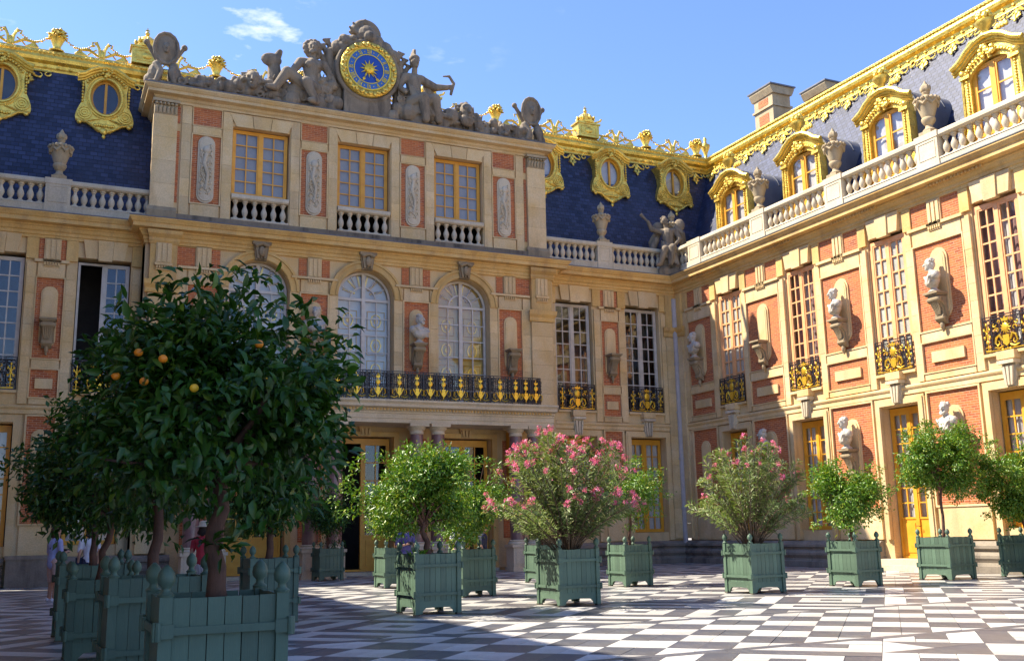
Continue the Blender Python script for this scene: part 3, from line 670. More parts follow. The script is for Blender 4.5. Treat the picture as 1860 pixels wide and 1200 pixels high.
def arched_window(b, gold):
    m = MB(); d = -.42; r = AR-.02
    m.sz(arc(b, SPR, r, 0, 180, 24)+arc(b, SPR, r-.09, 180, 0, 24), d-.05, d+.05)
    m.box(b-r, b-r+.09, d-.05, d+.05, 6.15, SPR).box(b+r-.09, b+r, d-.05, d+.05, 6.15, SPR).box(b-.07, b+.07, d-.06, d+.07, 6.15, SPR+r-.09).box(b-r+.09, b-.07, d-.05, d+.055, SPR-.05, SPR+.05).box(b+.07, b+r-.09, d-.05, d+.055, SPR-.05, SPR+.05)
    m.sz(arc(b, SPR, .52, 4, 86, 8)+arc(b, SPR, .47, 86, 4, 8), d-.02, d+.03); m.sz(arc(b, SPR, .52, 94, 176, 8)+arc(b, SPR, .47, 176, 94, 8), d-.02, d+.03)
    for a in (30, 60, 120, 150):
        c, s = math.cos(R(a)), math.sin(R(a)); m.tube([(b+.5*c, d, SPR+.5*s), (b+(r-.08)*c, d, SPR+(r-.08)*s)], .022, 4)
    cells = []
    for a0, a1 in ((b-r+.09, b-.07), (b+.07, b+r-.09)):
        mid = (a0+a1)/2; m.box(mid-.022, mid+.022, d-.02, d+.03, 6.2, SPR-.05)
        for j in range(6):
            z = 6.2+j*(SPR-.05-6.2)/6
            if j: m.box(a0, a1, d-.018, d+.026, z-.022, z+.022)
            for q0, q1 in ((a0, mid), (mid, a1)): cells.append(((q0+q1)/2, z+(SPR-.05-6.2)/12, q1-q0-.02, (SPR-.05-6.2)/6-.02))
    o = m.build('window', 'paint_grey', pav)
    for cs, cz, cw, ch in cells:
        p = put('pane', pane_mesh(cw, ch), o, (cs, -(d-.002), cz)); p.rotation_euler = (rnd.uniform(-.01, .01), 0, rnd.uniform(-.014, .014))
    for a0, a1 in ((4, 86), (94, 176)):
        MB().sz(arc(b, SPR+.02, r-.06, a0, a1, 8)+[(b+(.05 if a0 < 90 else -.05), SPR+.02)], d-.006, d+.002).build('pane', 'glass', o)
    k = MB(); k.box(b-r, b-.02, d-.20, d-.14, 6.15, SPR+.2).box(b+.02, b+r, d-.20, d-.14, 6.15, SPR+.2); k.sz(arc(b, SPR+.2, r, 0, 180, 16), d-.20, d-.14)
    sh = k.build('inner_shutter', 'shutter_cream' if gold else 'shutter_white', o)
    q = MB()
    for sg in (-1, 1):
        c = b+sg*.55
        for z in (6.55, 7.5, 8.45, 9.4):
            q.tube([(c-.34, d-.12, z-.36), (c+.34, d-.12, z-.36), (c+.34, d-.12, z+.36), (c-.34, d-.12, z+.36)], .03, 4, True)
            q.tube([(c+.2*math.cos(k*.785), d-.12, z+.26*math.sin(k*.785)) for k in range(8)], .035, 5, True); q.ball((c, d-.12, z), (.09, .03, .12), 8, 5)
    for a in range(15, 180, 30): q.tube([(b+.3*math.cos(R(a)), d-.12, SPR+.2+.3*math.sin(R(a))), (b+.8*math.cos(R(a)), d-.12, SPR+.2+.8*math.sin(R(a)))], .05, 5)
    q.build('shutter_gilding', 'gold_leaf', o)
for b in BAYS: arched_window(b, b > 1)
m = MB()
for i, s in enumerate((-5.97, -1.99, 1.99, 5.97)):
    brick(pav, s-.50, s+.50, 7.30, 10.13); rims(pav, s-.5, s+.5, 7.30, 10.13, .05, .075)
    stone_fill(pav, s-.5, s+.5, [(6.15, 7.24), (10.19, 10.66)])
    for a, b in ((s-.58, s-.29), (s+.29, s+.58)) if abs(s) < 3 else ((s-.58, s-.29), (s+.29, s+.9)) if s > 0 else ((s-.9, s-.29), (s+.29, s+.58)): brick(pav, a, b, 10.79, 11.46)
    put('triglyph', shared('triglyph', triglyph, 'limestone'), pav, (s, 0, 10.77))
    for a, b in ((s-.90, s-.56), (s+.56, s+.90)): blocks(pav, a, b, 6.15, 10.64)
    MB().box(s-.86, s+.86, -.05, .13, 10.68, 10.765).build('ledge', 'limestone', pav)
    niche(pav, s, 8.78, 2.0, .56, 8.48, True)
for sg in (-1, 1):                                        # paired order at the corners
    a, b = (6.86, 7.80) if sg > 0 else (-7.80, -6.86)
    blocks(pav, a, b, .95, 9.70, .16, 'limestone', .6)
    brick(pav, min(sg*6.74, sg*6.82), max(sg*6.74, sg*6.82), 6.2, 9.7, .0)
    MB().dz([(-.05, 9.72), (.18, 9.72), (.21, 9.78), (.21, 9.88), (.30, 10.00), (.33, 10.16), (-.05, 10.18)], a-.02, b+.02, .4, .4).build('pilaster_cap', 'limestone_warm', pav)
    MB().box(a+.02, b-.02, -.05, .18, 10.18, 11.5).build('frieze_block', 'limestone_warm', pav)
    put('triglyph', shared('triglyph', triglyph, 'limestone'), pav, (sg*7.33, -.17, 10.77))
    MB().dz([(.0, 11.46), (.20, 11.46), (.26, 11.56), (.26, 11.66), (.40, 11.78), (.44, 11.90), (.0, 11.92)], a+.06, b-.06, .4, .4).build('frieze_cap', 'limestone_warm', pav)
cornice(pav, -HW, HW, 1, 1)
for sg in (-1, 1):                                        # cornice and wall returns at the pavilion's ends
    s = sg*HW
    MB().box(min(s, s-sg*.5), max(s, s-sg*.5), -.75, -.034, 0, 12.28).build('return_wall', 'limestone', pav)
    pr = [(a, b) for a, b in CORN]; q = MB(); n = len(pr)
    q.add([(s+sg*a, -.72, z) for a, z in pr]+[(s+sg*a, a, z) for a, z in pr], [tuple(range(n)), tuple(range(n, 2*n))]+[(i, (i+1) % n, (i+1) % n+n, i+n) for i in range(n)])
    q.build('cornice_return', 'limestone_warm', pav)
MB().dz(PLINTH, -HW, -6.7, 1, 0).build('plinth', 'stone_plinth', pav); MB().dz(PLINTH, 6.7, HW, 0, 1).build('plinth', 'stone_plinth', pav)
# ground floor behind the columns
for b in BAYS:
    o = casement(pav, b-AR+.06, b+AR-.06, .12, 4.9, 'paint_yellow', 5, cols=2, d=-.34, bottom=1.15, name='door', skip='left' if b < 2 and b > -2 else None, head=.12)
    m = MB(); m.box(b-AR-.2, b-AR, -.05, .10, .1, 4.95).box(b+AR, b+AR+.2, -.05, .10, .1, 4.95).box(b-AR-.2, b+AR+.2, -.05, .10, 4.95, 5.12); m.build('door_surround', 'limestone_warm', pav)
    put('keystone', shared(('keystone', 2), lambda: keystone(.5, .38, .34, .2), 'limestone'), pav, (b, 0, 4.96))
    MB().box(b-AR-.1, b+AR+.1, -.5, .35, 0, .11).build('doorstep', 'limestone_pale', pav)
lf = MB(); lf.box(0, .06, -.95, -.02, .2, 4.7); lf.box(-.02, .02, -.9, -.1, .3, 1.3)
lf.build('open_door_leaf', 'paint_yellow', pav, loc=(-AR+.1, .36, 0))
for s in (-5.97, -1.99, 1.99, 5.97):
    brick(pav, s-.42, s+.42, 1.2, 4.9); stone_fill(pav, s-.85, s+.85, [(.1, 1.1)])
# columns
COLX = [-6.20, -5.45, -2.32, -1.50, 1.50, 2.32, 5.45, 6.20]
def column():
    m = MB(); m.lathe([(.27, 1.12), (.285, 2.2), (.27, 3.4), (.235, 4.93)], n=18); return m
def colbase():
    m = MB(); m.box(-.36, .36, -.36, .36, 0, .14).box(-.32, .32, -.32, .32, .14, .86).box(-.37, .37, -.37, .37, .86, .96)
    m.lathe([(.35, .96), (.36, 1.0), (.34, 1.04), (.30, 1.06), (.32, 1.10), (.28, 1.13)], n=18)
    rim(m, -.2, .2, .3, .7, .03, .34); return m
def colcap():
    m = MB(); m.lathe([(.24, 4.92), (.27, 4.95), (.25, 4.98), (.25, 5.06), (.30, 5.10), (.34, 5.19)], n=18); m.box(-.36, .36, -.36, .36, 5.19, 5.31); return m
for s in COLX:
    c = put('column', shared('column', column, 'column_marble', 40), pav, (s, -1.42, 0))
    put('pedestal', shared('pedestal', colbase, 'limestone_pale', 40), c); put('capital', shared('capital', colcap, 'limestone_pale', 40), c)
ENT = [(-.0, 5.31), (1.66, 5.31), (1.66, 5.45), (1.69, 5.46), (1.69, 5.62), (1.72, 5.64), (1.72, 5.70), (1.78, 5.72), (1.78, 5.80), (1.96, 5.85), (1.96, 5.95), (2.04, 6.03), (2.04, 6.09), (0, 6.11)]
MB().dz(ENT, -6.75, 6.75, .12, .12).build('balcony_slab', 'limestone_pale', pav)
m = MB()
for i in range(110): m.box(-6.85+i*.1245, -6.85+i*.1245+.065, 1.76, 1.84, 5.735, 5.80)
m.build('dentil_course', 'limestone_warm', pav)['kind'] = 'stuff'
for s in (-5.82, -1.91, 1.91, 5.82): MB().box(s-.12, s+.12, .02, .5, 3.0, 5.2).ball((s, .4, 5.0), .18).build('wall_lantern_case', 'paint_yellow', pav)
# long balcony railing, front run and the two returns
for s in (-3.98, 0, 3.98):
    for k in (-1, 0, 1): railing(pav, s+k*.80, .78, 6.12, 1.07, 1.52)
for a, b in ((-6.5, -5.22), (-2.76, -1.22), (1.22, 2.76), (5.22, 6.5)):
    n = 3; w = (b-a)/n
    for i in range(n): railing(pav, a+(i+.5)*w, round(w, 2), 6.12, 1.07, 1.52)
for sg in (-1, 1):
    o = put('balcony_railing', shared(('balcony_railing', 1.5, 1.07), lambda: iron(1.5, 1.07), 'iron_black'), pav, (sg*6.5, -.77, 6.12), R(90))
# attic storey
AT = -.40; AH = 7.73
m = MB(); e = [-AH]+[x for b in BAYS for x in (b-1.06, b+1.06)]+[AH]
for a, b in zip(e[::2], e[1::2]): m.box(a, b, AT-.6, AT-.035, 12.3, 17.0)
for b in BAYS: m.box(b-1.06, b+1.06, AT-.6, AT-.035, 16.40, 17.0)
m.box(-AH, -AH+.5, AT-3.2, AT-.6, 12.3, 17.0).box(AH-.5, AH, AT-3.2, AT-.6, 12.3, 17.0)
m.build('attic_wall', 'limestone', pav)
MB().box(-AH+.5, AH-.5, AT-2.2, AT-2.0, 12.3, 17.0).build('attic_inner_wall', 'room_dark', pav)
def off(par, fn, d):                                      # parts built at d = 0 and pushed back to the attic plane
    n0 = set(o.name for o in par.children); fn()
    for o in par.children:
        if o.name not in n0: o.location.y -= d
def attic():
    for b in BAYS:
        o = casement(pav, b-1.02, b+1.02, 13.80, 16.36, 'paint_yellow', 5, cols=2, d=-.30)
        MB().box(b-1.0, b+1.0, -.42, -.38, 13.85, 16.32).build('blind', 'blind_grey', o)
        MB().box(b-1.06, b+1.06, -.5, .03, 12.62, 12.78).build('sill', 'limestone_pale', pav)
        balustrade(pav, b-1.05, b+1.05, -.12, 12.72, [], pitch=.33, plinth=.12, k=1.08)
        for x0, x1, y0, y1 in ((-.3, .3, -.36, .36), (-.95, -.32, -1.2, -.38), (.32, .95, .38, 1.2)):
            MB().sz([(b+x0, 16.38), (b+x1, 16.38), (b+y1, 16.88), (b+y0, 16.88)], -.05, .06).build('voussoir', 'limestone', pav)
    m = MB()
    for s in (-5.97, -1.99, 1.99, 5.97):
        brick(pav, s-.5, s+.5, 13.26, 15.84); rims(pav, s-.5, s+.5, 13.26, 15.84, .05, .06); brick(pav, s-.5, s+.5, 16.22, 16.90); rims(pav, s-.5, s+.5, 16.22, 16.90, .03, .05)
        stone_fill(pav, s-.5, s+.5, [(15.9, 16.18), (12.75, 13.2)], 'limestone')
        for a, b in ((s-.90, s-.56), (s+.56, s+.90)): blocks(pav, a, b, 12.75, 16.9, .045, 'limestone', .68)
        put('carved_relief', shared('relief', relief, 'limestone_pale', 60), pav, (s, 0, 14.55))
    for sg in (-1, 1):
        a, b = (7.03, 7.86) if sg > 0 else (-7.86, -7.03)
        blocks(pav, a, b, 12.95, 16.42, .12, 'limestone', .85)
        brick(pav, min(sg*6.92, sg*7.02), max(sg*6.92, sg*7.02), 13.2, 15.9, .0); brick(pav, min(sg*6.92, sg*7.02), max(sg*6.92, sg*7.02), 16.2, 16.85, .0)
        MB().box(a-.08, b+.08, -.05, .22, 12.34, 12.8).dz([(-.05, 12.8), (.2, 12.8), (.13, 12.95), (-.05, 12.95)], a-.04, b+.04, .3, .3).build('pilaster_base', 'stone_console', pav)
        c = MB(); c.box(a+.02, b-.02, -.05, .13, 16.42, 16.86)
        for i in range(6):
            x = a+.08+i*(b-a-.16)/5
            c.tube([(x, .13, 16.46), (x, .17, 16.62), (x+.03, .22, 16.70)], [.05, .06, .03], 6); c.ball((x, .2, 16.80), (.06, .06, .05), 7, 5)
        c.box(a-.05, b+.05, -.05, .25, 16.86, 16.96); c.build('pilaster_capital', 'stone_relief', pav)
    MB().box(-7.9, 7.9, -.1, .16, 12.31, 12.74).build('attic_plinth', 'stone_weathered', pav)
def relief():
    m = plaque(.60, 2.40); q = random.Random(3)
    m.ball((0, .12, .72), (.15, .10, .16), 9, 6); m.tube([(0, .12, .6), (-.08, .13, .2), (.06, .13, -.2), (0, .12, -.8)], [.07, .09, .07, .04], 7)
    for i in range(60): m.ball((q.uniform(-.2, .2), .10, q.uniform(-.95, .98)), (q.uniform(.02, .06), q.uniform(.03, .06), q.uniform(.03, .08)), 6, 5)
    for sg in (-1, 1):
        for j in range(6): m.tube([(sg*.03, .11, .5-.25*j), (sg*.14, .13, .58-.25*j), (sg*.2, .11, .46-.25*j), (sg*.13, .11, .40-.25*j)], [.02, .035, .025, .012], 5)
    for i in range(7): m.tube([(q.uniform(-.2, .2), .12, q.uniform(-.8, .3)), (q.uniform(-.2, .2), .14, q.uniform(-.3, .8))], [.02, .03], 5)
    return m
off(pav, attic, -AT*-1)
ATC = [(-.1, 16.92), (.06, 16.92), (.06, 17.00), (.12, 17.04), (.16, 17.12), (.38, 17.16), (.38, 17.27), (.42, 17.29), (.50, 17.38), (.50, 17.43), (-.1, 17.47)]
MB().dz([(a+AT, z) for a, z in ATC], -(AH-AT), AH-AT, 1, 1).build('attic_cornice', 'limestone', pav)
MB().dz([(AT-.1, 17.474), (AT+.52, 17.434), (AT+.52, 17.464), (AT-.1, 17.504)], -(AH-AT), AH-AT, 1, 1).build('lead_capping', 'lead', pav)
for sg in (-1, 1):
    q = MB(); n = len(ATC)
    q.add([(sg*(AH+a), -3.4, z) for a, z in ATC]+[(sg*(AH+a), AT+a, z) for a, z in ATC], [tuple(range(n)), tuple(range(n, 2*n))]+[(i, (i+1) % n, (i+1) % n+n, i+n) for i in range(n)])
    q.build('cornice_return', 'limestone', pav)
MB().box(-AH, AH, -3.3, AT-.1, 17.2, 17.46).build('attic_roof', 'lead', pav)
# ---------------------------------------------------------------- roofs, gilded ridges, dormers
def slope(par, P, name='roof'):                          # solid mansard: P = front face corners (bottom left, bottom right, top right, top left), local x, y, z
    b = [(p[0], 9.0, p[2]) for p in P]
    return MB().raw(list(P)+b, [(0, 1, 2, 3), (3, 2, 6, 7), (1, 5, 6, 2), (0, 3, 7, 4), (4, 7, 6, 5)]).build(name, 'slate', par)
slope(ranR, [(-7.2, .5, 12.33), (.9, .5, 12.33), (4.3, 2.5, 19.3), (-7.2, 2.5, 19.3)])
slope(wingR, [(-.5, .9, 12.33), (24, .9, 12.33), (24, 4.3, 19.3), (-2.5, 4.3, 19.3)])
slope(ranL, [(-4, .5, 12.33), (7.2, .5, 12.33), (7.2, 2.5, 19.3), (-4, 2.5, 19.3)])
slope(wingL, [(-.5, .9, 12.33), (34, .9, 12.33), (34, 3.0, 17.6), (-.5, 3.0, 17.6)])
MB().raw([(-7.3, 2.6, 17.0), (7.3, 2.6, 17.0), (7.3, 3.2, 19.3), (-7.3, 3.2, 19.3), (-7.3, 9, 17.0), (7.3, 9, 17.0), (7.3, 9, 19.3), (-7.3, 9, 19.3)], [(0, 1, 2, 3), (3, 2, 6, 7), (1, 5, 6, 2), (0, 3, 7, 4)]).build('roof', 'slate', pav)
RID = [(-.25, -.85), (.12, -.85), (.16, -.72), (.10, -.62), (.12, -.50), (.26, -.42), (.30, -.30), (.26, -.18), (.30, -.10), (.22, .02), (.05, .08), (-.25, .08)]
def ridge(par, s0, s1, y, z=19.32, m0=0, m1=0, n=None):
    prof = [(a-y, z+b) for a, b in RID]
    o = MB().dz(prof, s0, s1).build('gilded_ridge', 'gold', par)
    q = MB(); L = s1-s0; k = int(L/.42)
    for i in range(k): q.ball((s0+(i+.5)*L/k, -y+.17, z-.62), (.07, .05, .05), 7, 5)
    for i in range(int(L/.16)): q.ball((s0+(i+.5)*.16, -y+.24, z-.10), (.075, .09, .075), 6, 5)
    q.build('ridge_beading', 'gold', o)['kind'] = 'stuff'
ridge(ranR, -7.2, 4.2, 2.42); ridge(wingR, -2.3, 24, 4.05); ridge(ranL, -3, 7.2, 2.42); ridge(pav, -8.2, 8.2, 3.12); ridge(wingL, 0, 34, 2.9, 17.6)
def fringe():
    m = MB()
    def sp(cs, cz, r, sg, t=.035, turn=1.4):
        m.tube([(cs+sg*r*(1-.55*k/10)*math.cos(turn*math.pi*k/10+math.pi), .03, cz+r*(1-.55*k/10)*math.sin(turn*math.pi*k/10+math.pi)) for k in range(11)], [t*(1-.04*k) for k in range(11)], 5)
    for sg in (-1, 1):
        sp(sg*.34, -.18, .17, sg); sp(sg*.62, -.12, .12, -sg); m.tube([(sg*.05, .03, -.10), (sg*.22, .04, -.30), (sg*.42, .03, -.34)], [.05, .045, .02], 6)
        m.sz([(sg*.02, -.30), (sg*.16, -.40), (sg*.10, -.46), (sg*.20, -.50), (sg*.04, -.60)], 0, .06)
    m.ball((0, .05, -.28), (.09, .06, .14), 8, 6); m.ball((0, .04, -.62), (.06, .05, .11), 8, 6); m.box(-.75, .75, 0, .05, -.05, .02)
    return m
def hang(par, s, y, z, tilt):
    o = put('gilded_fringe', shared('gilded_fringe', fringe, 'gold', 50), par, (s, y, z)); o.rotation_euler = (-tilt, 0, 0)
TA, TB = math.atan(2/6.97), math.atan(3.4/6.97)
for s in (-5.55-1.75, -5.55+1.75, -2.08+1.75, 1.43+1.6): hang(ranR, s, 2.24, 18.50, TA)
for s in (-1.3, 2.2, 6.6): hang(ranL, s, 2.24, 18.50, TA)
for i in range(19): hang(wingR, -1.6+1.32*i, 3.86, 18.50, TB)
# cresting on the ridge: baskets, crowns, scrolls and leaf garlands
def basket():
    m = MB(); m.lathe([(.26, 0), (.28, .05), (.16, .10), (.14, .20), (.22, .40), (.30, .55), (.27, .58)], n=12); q = random.Random(5)
    for i in range(90):
        a, b, r = q.uniform(0, 6.28), math.asin(q.uniform(-.25, 1)), q.uniform(.16, .34); m.ball((r*math.cos(a)*math.cos(b), r*math.sin(a)*math.cos(b), .58+r*1.05*math.sin(b)), (q.uniform(.04, .09), q.uniform(.04, .09), q.uniform(.03, .07)), 6, 5)
    return m
def crown():
    m = MB(); m.box(-.55, .55, -.3, .3, 0, .62); m.box(-.62, .62, -.34, .34, .62, .70); rim(m, -.35, .35, .15, .5, .04, .32); m.ball((0, .3, .32), (.2, .06, .15), 9, 6)
    m.lathe([(.42, .70), (.44, .80), (.36, .84), (.40, .98), (.30, 1.12), (.12, 1.25), (.06, 1.30)], n=12); m.ball((0, 0, 1.38), .09); m.box(-.02, .02, -.02, .02, 1.42, 1.62); m.box(-.08, .08, -.02, .02, 1.50, 1.54)
    for k in range(8): a = k*math.pi/4; m.ball((.42*math.cos(a), .42*math.sin(a), .95), (.06, .06, .12), 6, 5)
    m.tube([(.3, .1, .75), (.75, .1, .95), (.8, .1, 1.05)], .05, 6)
    return m
def scrolls():
    m = MB()
    for sg in (-1, 1):
        m.tube([(sg*.06, 0, .06), (sg*.10, 0, .40), (sg*.22, 0, .66), (sg*.36, 0, .62), (sg*.34, 0, .50)], [.07, .06, .06, .045, .03], 6)
        m.tube([(sg*.12, 0, .10), (sg*.45, 0, .30), (sg*.75, 0, .26), (sg*.95, 0, .06)], [.05, .06, .05, .03], 6)
        m.tube([(sg*.2, 0, .35), (sg*.38, 0, .22), (sg*.5, 0, .08)], .03, 5)
        m.sz([(sg*.5, .05), (sg*.75, .22), (sg*.95, .05)], -.03, .03)
    m.ball((0, 0, .2), (.09, .07, .2), 8, 6)
    return m
def garland(L):
    m = MB(); n = int(L/.07); q_ = random.Random(3)
    for i in range(n+1):
        k = i/n; z = .58-.30*math.sin(math.pi*k); m.ball((L*k, .03*math.sin(i*2.1), z+.012*math.cos(i*3)), (q_.uniform(.035, .06), .045, q_.uniform(.03, .055)), 6, 5)
    return m
def crest(par, items, y, z):
    o = MB().box(items[0][1]-1.5, items[-1][1]+1.5, -y-.05, -y+.05, z, z+.05).build('cresting', 'gold', par)
    for kd, s in items: put({'b': 'flower_basket', 'c': 'crown_pedestal', 's': 'scroll_pair'}[kd], shared({'b': 'basket', 'c': 'crown', 's': 'scrolls'}[kd], {'b': basket, 'c': crown, 's': scrolls}[kd], 'gold', 50), o, (s, y, z+.03))
    for (k1, a), (k2, b) in zip(items, items[1:]): 
        L = round(b-a-.5, 1); put('leaf_garland', shared(('garland', L), lambda: garland(L), 'gold', 60), o, (a+.25, y, z+.03))
crest(ranR, [('s', -6.2), ('s', -4.5), ('c', -2.85), ('s', -1.2), ('b', .45), ('s', 2.0), ('b', 3.4)], 2.42, 19.38)
crest(ranL, [('s', .2), ('s', 1.5), ('b', 3.07), ('s', 4.65), ('c', 6.25)], 2.42, 19.38)
crest(pav, [('s', -6.9), ('b', -5.35), ('s', -3.6), ('b', -1.9), ('s', -.2), ('s', 1.5), ('c', 3.6), ('s', 5.2), ('b', 6.9)], 3.12, 19.38)
MB().lathe([(.14, 0), (.15, .06), (.08, .12), (.10, .35), (.22, .62), (.24, .78), (.10, .86), (.07, 1.0), (.10, 1.1), (.02, 1.22)], n=12).build('gilded_finial', 'gold', wingR, loc=(-2.6, 4.1, 19.4), smooth=True)
for lx, ly, w, h in ((-.86, 7.05, 1.4, 3.7), (.35, 9.4, 1.5, 3.75)):
    m = MB(); m.box(lx-w/2, lx+w/2, -ly-.55, -ly+.55, 19.2, 19.2+h-.5).box(lx-w/2-.08, lx+w/2+.08, -ly-.63, -ly+.63, 19.2+h-1.15, 19.2+h-1.05).dz([(-ly-.6, 19.2+h-.5), (-ly+.6, 19.2+h-.5), (-ly+.75, 19.2+h-.2), (-ly+.75, 19.2+h-.1), (-ly-.75, 19.2+h-.1), (-ly-.75, 19.2+h-.2)], lx-w/2-.12, lx+w/2+.12)
    c = m.build('chimney', 'stone_relief', wingR); MB().box(lx-w/2-.2, lx+w/2+.2, -ly-.8, -ly+.8, 19.2+h-.1, 19.2+h-.03).build('lead_cover', 'lead', c)
    for z0, z1 in ((19.3, 19.2+h-1.4), (19.2+h-.95, 19.2+h-.6)):
        MB().box(lx-w*.26, lx+w*.26, -ly+.555, -ly+.565, z0, z1).box(lx-w/2-.012, lx-w/2-.004, -ly-.28, -ly+.28, z0, z1).build('brick_inset', 'brick', c)

# round gilded dormers of the ranges
def ray_out(poly, ca, sa):
    best = 9
    for i in range(len(poly)):
        (x1, y1), (x2, y2) = poly[i], poly[(i+1) % len(poly)]; den = ca*(y2-y1)-sa*(x2-x1)
        if abs(den) < 1e-9: continue
        t = (x1*(y2-y1)-y1*(x2-x1))/den; u = (x1*sa-y1*ca)/den
        if t > 0 and -1e-6 <= u <= 1+1e-6: best = min(best, t)
    return best
half = [(0, 1.14), (.30, 1.09), (.55, .96), (.72, .82), (.95, .74), (.95, .64), (.76, .58), (.72, .25), (.76, -.15), (.92, -.48), (1.02, -.80), (.98, -1.02), (.62, -1.08), (.34, -1.28), (.14, -1.42), (0, -1.46)]
EYE = half+[(-x, z) for x, z in reversed(half[1:-1])]
def eye_plate():
    m = MB(); n = 72; out, inn = [], []
    for k in range(n):
        a = 2*math.pi*k/n; ca, sa = math.cos(a), math.sin(a); t = ray_out(EYE, ca, sa); out.append((t*ca, t*sa)); inn.append((.52*ca, .68*sa))
    vs = [(x, 0, z) for x, z in out]+[(x, .03, z) for x, z in inn]+[(x, -.9, z) for x, z in out]+[(x, -.22, z) for x, z in inn]
    fs = []
    for k in range(n):
        j = (k+1) % n; fs += [(k, j, n+j, n+k), (2*n+k, 2*n+j, j, k), (n+k, n+j, 3*n+j, 3*n+k)]
    m.add(vs, fs)
    el = lambda a, b, d, n=36: [(a*math.cos(2*math.pi*k/n), d, b*math.sin(2*math.pi*k/n)) for k in range(n)]
    m.tube(el(.57, .73, .04), .055, 7, True); m.tube(el(.68, .85, .02), .03, 6, True)
    top = [(-1.0, .12, .68), (-.76, .12, .76), (-.55, .12, .92), (-.3, .12, 1.05), (0, .12, 1.10), (.3, .12, 1.05), (.55, .12, .92), (.76, .12, .76), (1.0, .12, .68)]
    for dz, d, r in ((.06, .0, .075), (-.05, -.04, .06), (-.14, -.09, .04)): m.tube([(x, y+d, z+dz) for x, y, z in top], r, 7)
    q = random.Random(2)
    for i in range(15): a = R(35+110*i/14); m.ball((.80*math.cos(a), .07, .93*math.sin(a)-.02), (.055, .05, .055), 6, 5)
    for i in range(12): m.ball((q.uniform(-.16, .16), .12, .86+q.uniform(-.12, .22)), q.uniform(.05, .09), 6, 5)
    for sg in (-1, 1):
        for i in range(7): m.ball((sg*.80, .02, .48-.12*i), (.05, .06, .06), 6, 5)
        for r in (.24, .15, .07): m.tube([(sg*.70+r*math.cos(k*.524), .035, -.70+r*math.sin(k*.524)) for k in range(12)], .026, 5, True)
        m.tube([(sg*.15, .03, -.86), (sg*.40, .05, -.92), (sg*.62, .03, -1.0)], [.02, .04, .02], 5)
        m.ball((sg*.86, .05, -1.08), (.10, .08, .08), 8, 5)
        m.tube([(sg*.98, .05, -1.0), (sg*.6, .08, -1.06), (sg*.33, .08, -1.25), (0, .08, -1.42)], .045, 6)
    m.ball((0, .08, -1.36), (.13, .08, .14), 8, 6); m.ball((0, .06, -1.55), (.07, .06, .10), 8, 6)
    for i in range(9): m.ball((-.32+.08*i, .05, -1.12+.01*(i % 3)), (.05, .04, .07), 6, 5)
    return m
def eye_frame():
    m = MB(); n = 32
    o = [(.52*math.cos(2*math.pi*k/n), .68*math.sin(2*math.pi*k/n)) for k in range(n)]; i = [(.44*math.cos(2*math.pi*k/n), .60*math.sin(2*math.pi*k/n)) for k in range(n)]
    m.add([(x, -.10, z) for x, z in o]+[(x, -.10, z) for x, z in i]+[(x, -.18, z) for x, z in i], [f for k in range(n) for f in ((k, (k+1) % n, n+(k+1) % n, n+k), (n+k, n+(k+1) % n, 2*n+(k+1) % n, 2*n+k))])
    m.box(-.045, .045, -.17, -.09, -.62, .62); return m
def eye(par, s, y, z, dark):
    o = put('round_dormer', shared('eye_plate', eye_plate, 'gold', 45), par, (s, y, z))
    f = put('window_frame', shared('eye_frame', eye_frame, 'paint_yellow'), o)
    for sg in (-1, 1):
        put('pane', shared(('eye_pane', sg), lambda: MB().sz([(sg*.04, .61)]+[(sg*(.04+.42*math.sin(R(a))), .61*math.cos(R(a))) for a in range(12, 180, 12)]+[(sg*.04, -.61)], -.146, -.138), 'glass'), f)
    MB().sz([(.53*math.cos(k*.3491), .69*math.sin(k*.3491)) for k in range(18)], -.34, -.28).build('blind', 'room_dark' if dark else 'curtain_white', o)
for s, z in ((-5.55, 17.52), (-2.08, 17.55), (1.43, 17.52)): eye(ranR, s, 1.60, z, False)
for s, z in ((4.85, 17.54), (1.37, 17.54)): eye(ranL, s, 1.60, z, True)

